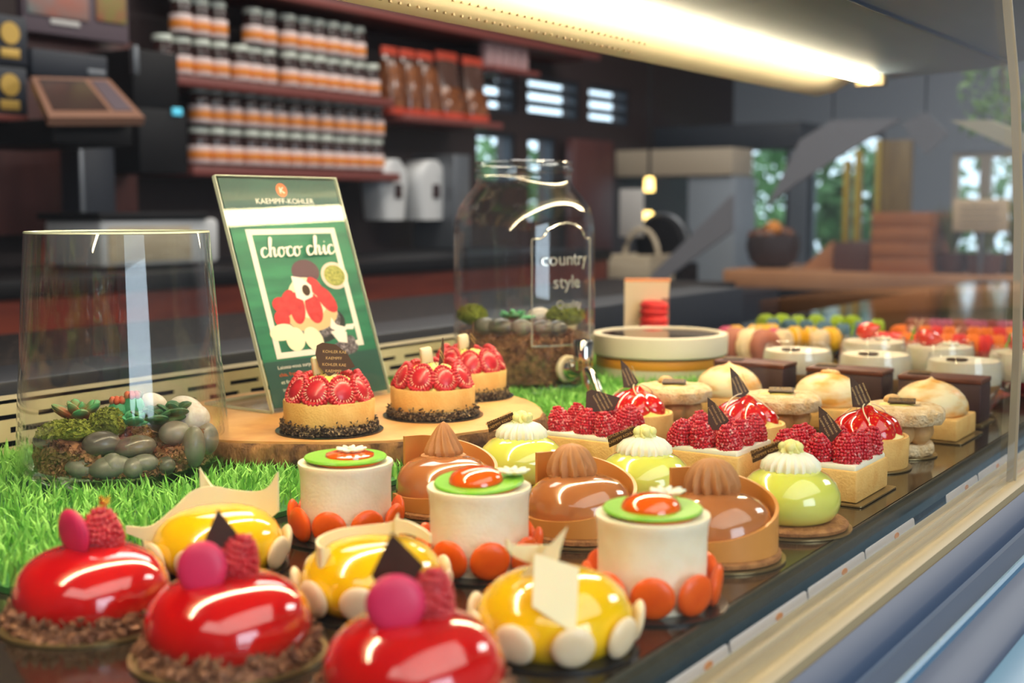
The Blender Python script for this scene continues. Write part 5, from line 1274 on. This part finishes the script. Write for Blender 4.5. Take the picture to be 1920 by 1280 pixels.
P = [V(1782,226,3.0),V(1852,224,3.0),V(1990,282,3.0),V(1990,318,3.0)]; obj('housing', MB().rings([[p for p in P],[p+np.array([0,.06,.0]) for p in P]]), M['reflector'], rl_, smooth=False)
pd = V(1850,14,4.0); t = thing('pendant_lamp', 'round brown pendant lamp near the top right corner', 'lamp', pd)
obj('globe', MB().ell((0,0,0),(.045,.045,.06),20,12), M['beam'], t); obj('cord', MB().tube([(0,0,.055),(0,0,RZ-pd[2]-.001)], .004, 6), M['black'], t)
hp_ = V(1880,120,4.6); t = thing('hanging_plant', 'dark trailing plant hanging in the upper right corner', 'plant', hp_)
mb = MB()
for q in range(260):
    a = random.uniform(0,6.28); r = .14*math.sqrt(random.random()); z = random.uniform(-.30,.2)*(1-r*2); s = random.uniform(.015,.03); c = Vector((r*math.cos(a),r*math.sin(a),z)); e1 = Vector((random.uniform(-1,1),random.uniform(-1,1),random.uniform(-1,1))).normalized(); e2 = e1.orthogonal().normalized()
    mb.add([c-e1*s,c+e2*s*.5,c+e1*s,c-e2*s*.5],[(0,1,2,3)])
obj('leaves', mb, M['foliage'], t, smooth=False); obj('stem', MB().tube([(0,0,-.1),(0,0,RZ-hp_[2]-.001)], .005, 6), M['trunk'], t)

# trees outside the far windows
def tree(label, x, y, h, r, n, z0=.0):
    t = thing('garden_tree', label, 'tree', (x,y,z0), 0, 'trees outside the far windows')
    obj('trunk', MB().tube([(0,0,0),(.03,0,h*.4),(-.02,.02,h*.75)], [.07,.05,.03], 10), M['trunk'], t); mb = MB()
    for q in range(n):
        v = rng.normal(size=3); v = v/np.linalg.norm(v)*r*rng.uniform(.4,1)**.5; c = Vector((v[0],v[1]*.8,h*.62+v[2]*1.1)); s = rng.uniform(.04,.085)
        e1 = Vector(rng.normal(size=3)).normalized(); e2 = e1.orthogonal().normalized(); mb.add([c-e1*s,c+e2*s*.55,c+e1*s,c-e2*s*.55],[(0,1,2,3)])
    obj('crown', mb, M['foliage'], t, smooth=False)
for k,(px,Y,h,r,lb) in enumerate(((1400,8.3,2.2,.62,'leafy tree outside the leftmost far window'),(1545,10.2,2.3,.8,'leafy tree outside the middle far window'),(1640,8.5,1.8,.4,'smaller leafy tree at right side of the middle far window'),(1850,9.9,2.2,.8,'leafy tree outside the rightmost far window'))):
    tree(lb, V(px,400,Y)[0], Y, h, r, 700)
p = W(930,300,-5); tree('reflected leafy tree built outside the left wall window', -5.2, W(930,300,-5.2)[1], 1.9, .5, 500)  # greenery mirrored in the front glass, built as a tree here
tag(obj('garden_ground', MB().box(-9,RY1+.12,-.12,6,16,-.02), M['grass_base']), kind='structure')

# ================================================================== light
wd = bpy.data.worlds.new('sky'); scene.world = wd; wd.use_nodes = True
bg = wd.node_tree.nodes['Background']; bg.inputs[0].default_value = (.72,.86,1,1); bg.inputs[1].default_value = 3.0
def area(name, loc, rot, sx, sy, power, col):
    l = bpy.data.lights.new(name, 'AREA'); l.shape = 'RECTANGLE'; l.size = sx; l.size_y = sy; l.energy = power; l.color = col
    o = bpy.data.objects.new(name, l); COL.objects.link(o); o.location = loc; o.rotation_euler = rot; return o
area('window_daylight', (RX1+.05,-.85,1.8), (0,PI/2,0), 1.8, 2.1, 62, (.74,.87,1))
area('room_fill_light', (-2.0,3.2,RZ-.02), (0,0,0), .8, 3.4, 60, (1,.93,.84))  # unseen overhead light added to lift the room behind the case
area('room_fill_light', (.8,4.6,RZ-.02), (0,0,0), .8, 2.4, 95, (1,.95,.9))  # unseen light added to brighten the far right of the room

area('shop_fill_light', (1.0,-.4,RZ-.02), (0,0,0), 2.6, 4.4, 120, (1,.93,.82))  # unseen soft panel added as frontal fill on the pastries

# ================================================================== camera
cam = bpy.data.cameras.new('camera'); co = bpy.data.objects.new('camera', cam); COL.objects.link(co)
right = Vector((XD[0],YD[0],ZD[0])); upv = Vector((XD[1],YD[1],ZD[1])); fwd = Vector((XD[2],YD[2],ZD[2]))
mw = Matrix((right, upv, -fwd)).transposed().to_4x4(); mw.translation = Vector(CAM); co.matrix_world = mw
cam.sensor_width = 36; cam.lens = FPX/1920*36; cam.clip_start = .01
cam.dof.use_dof = True; cam.dof.focus_distance = 1.03; cam.dof.aperture_fstop = 5.6
scene.camera = co
scene.view_settings.view_transform = 'Standard'; scene.view_settings.look = 'None'; scene.view_settings.gamma = 1; scene.view_settings.exposure = -.08
cy = scene.cycles; cy.transparent_max_bounces = 24; cy.max_bounces = 8; cy.diffuse_bounces = 3; cy.glossy_bounces = 4; cy.sample_clamp_indirect = 6; cy.caustics_reflective = False; cy.caustics_refractive = False
try: cy.use_denoising = True
except Exception: pass
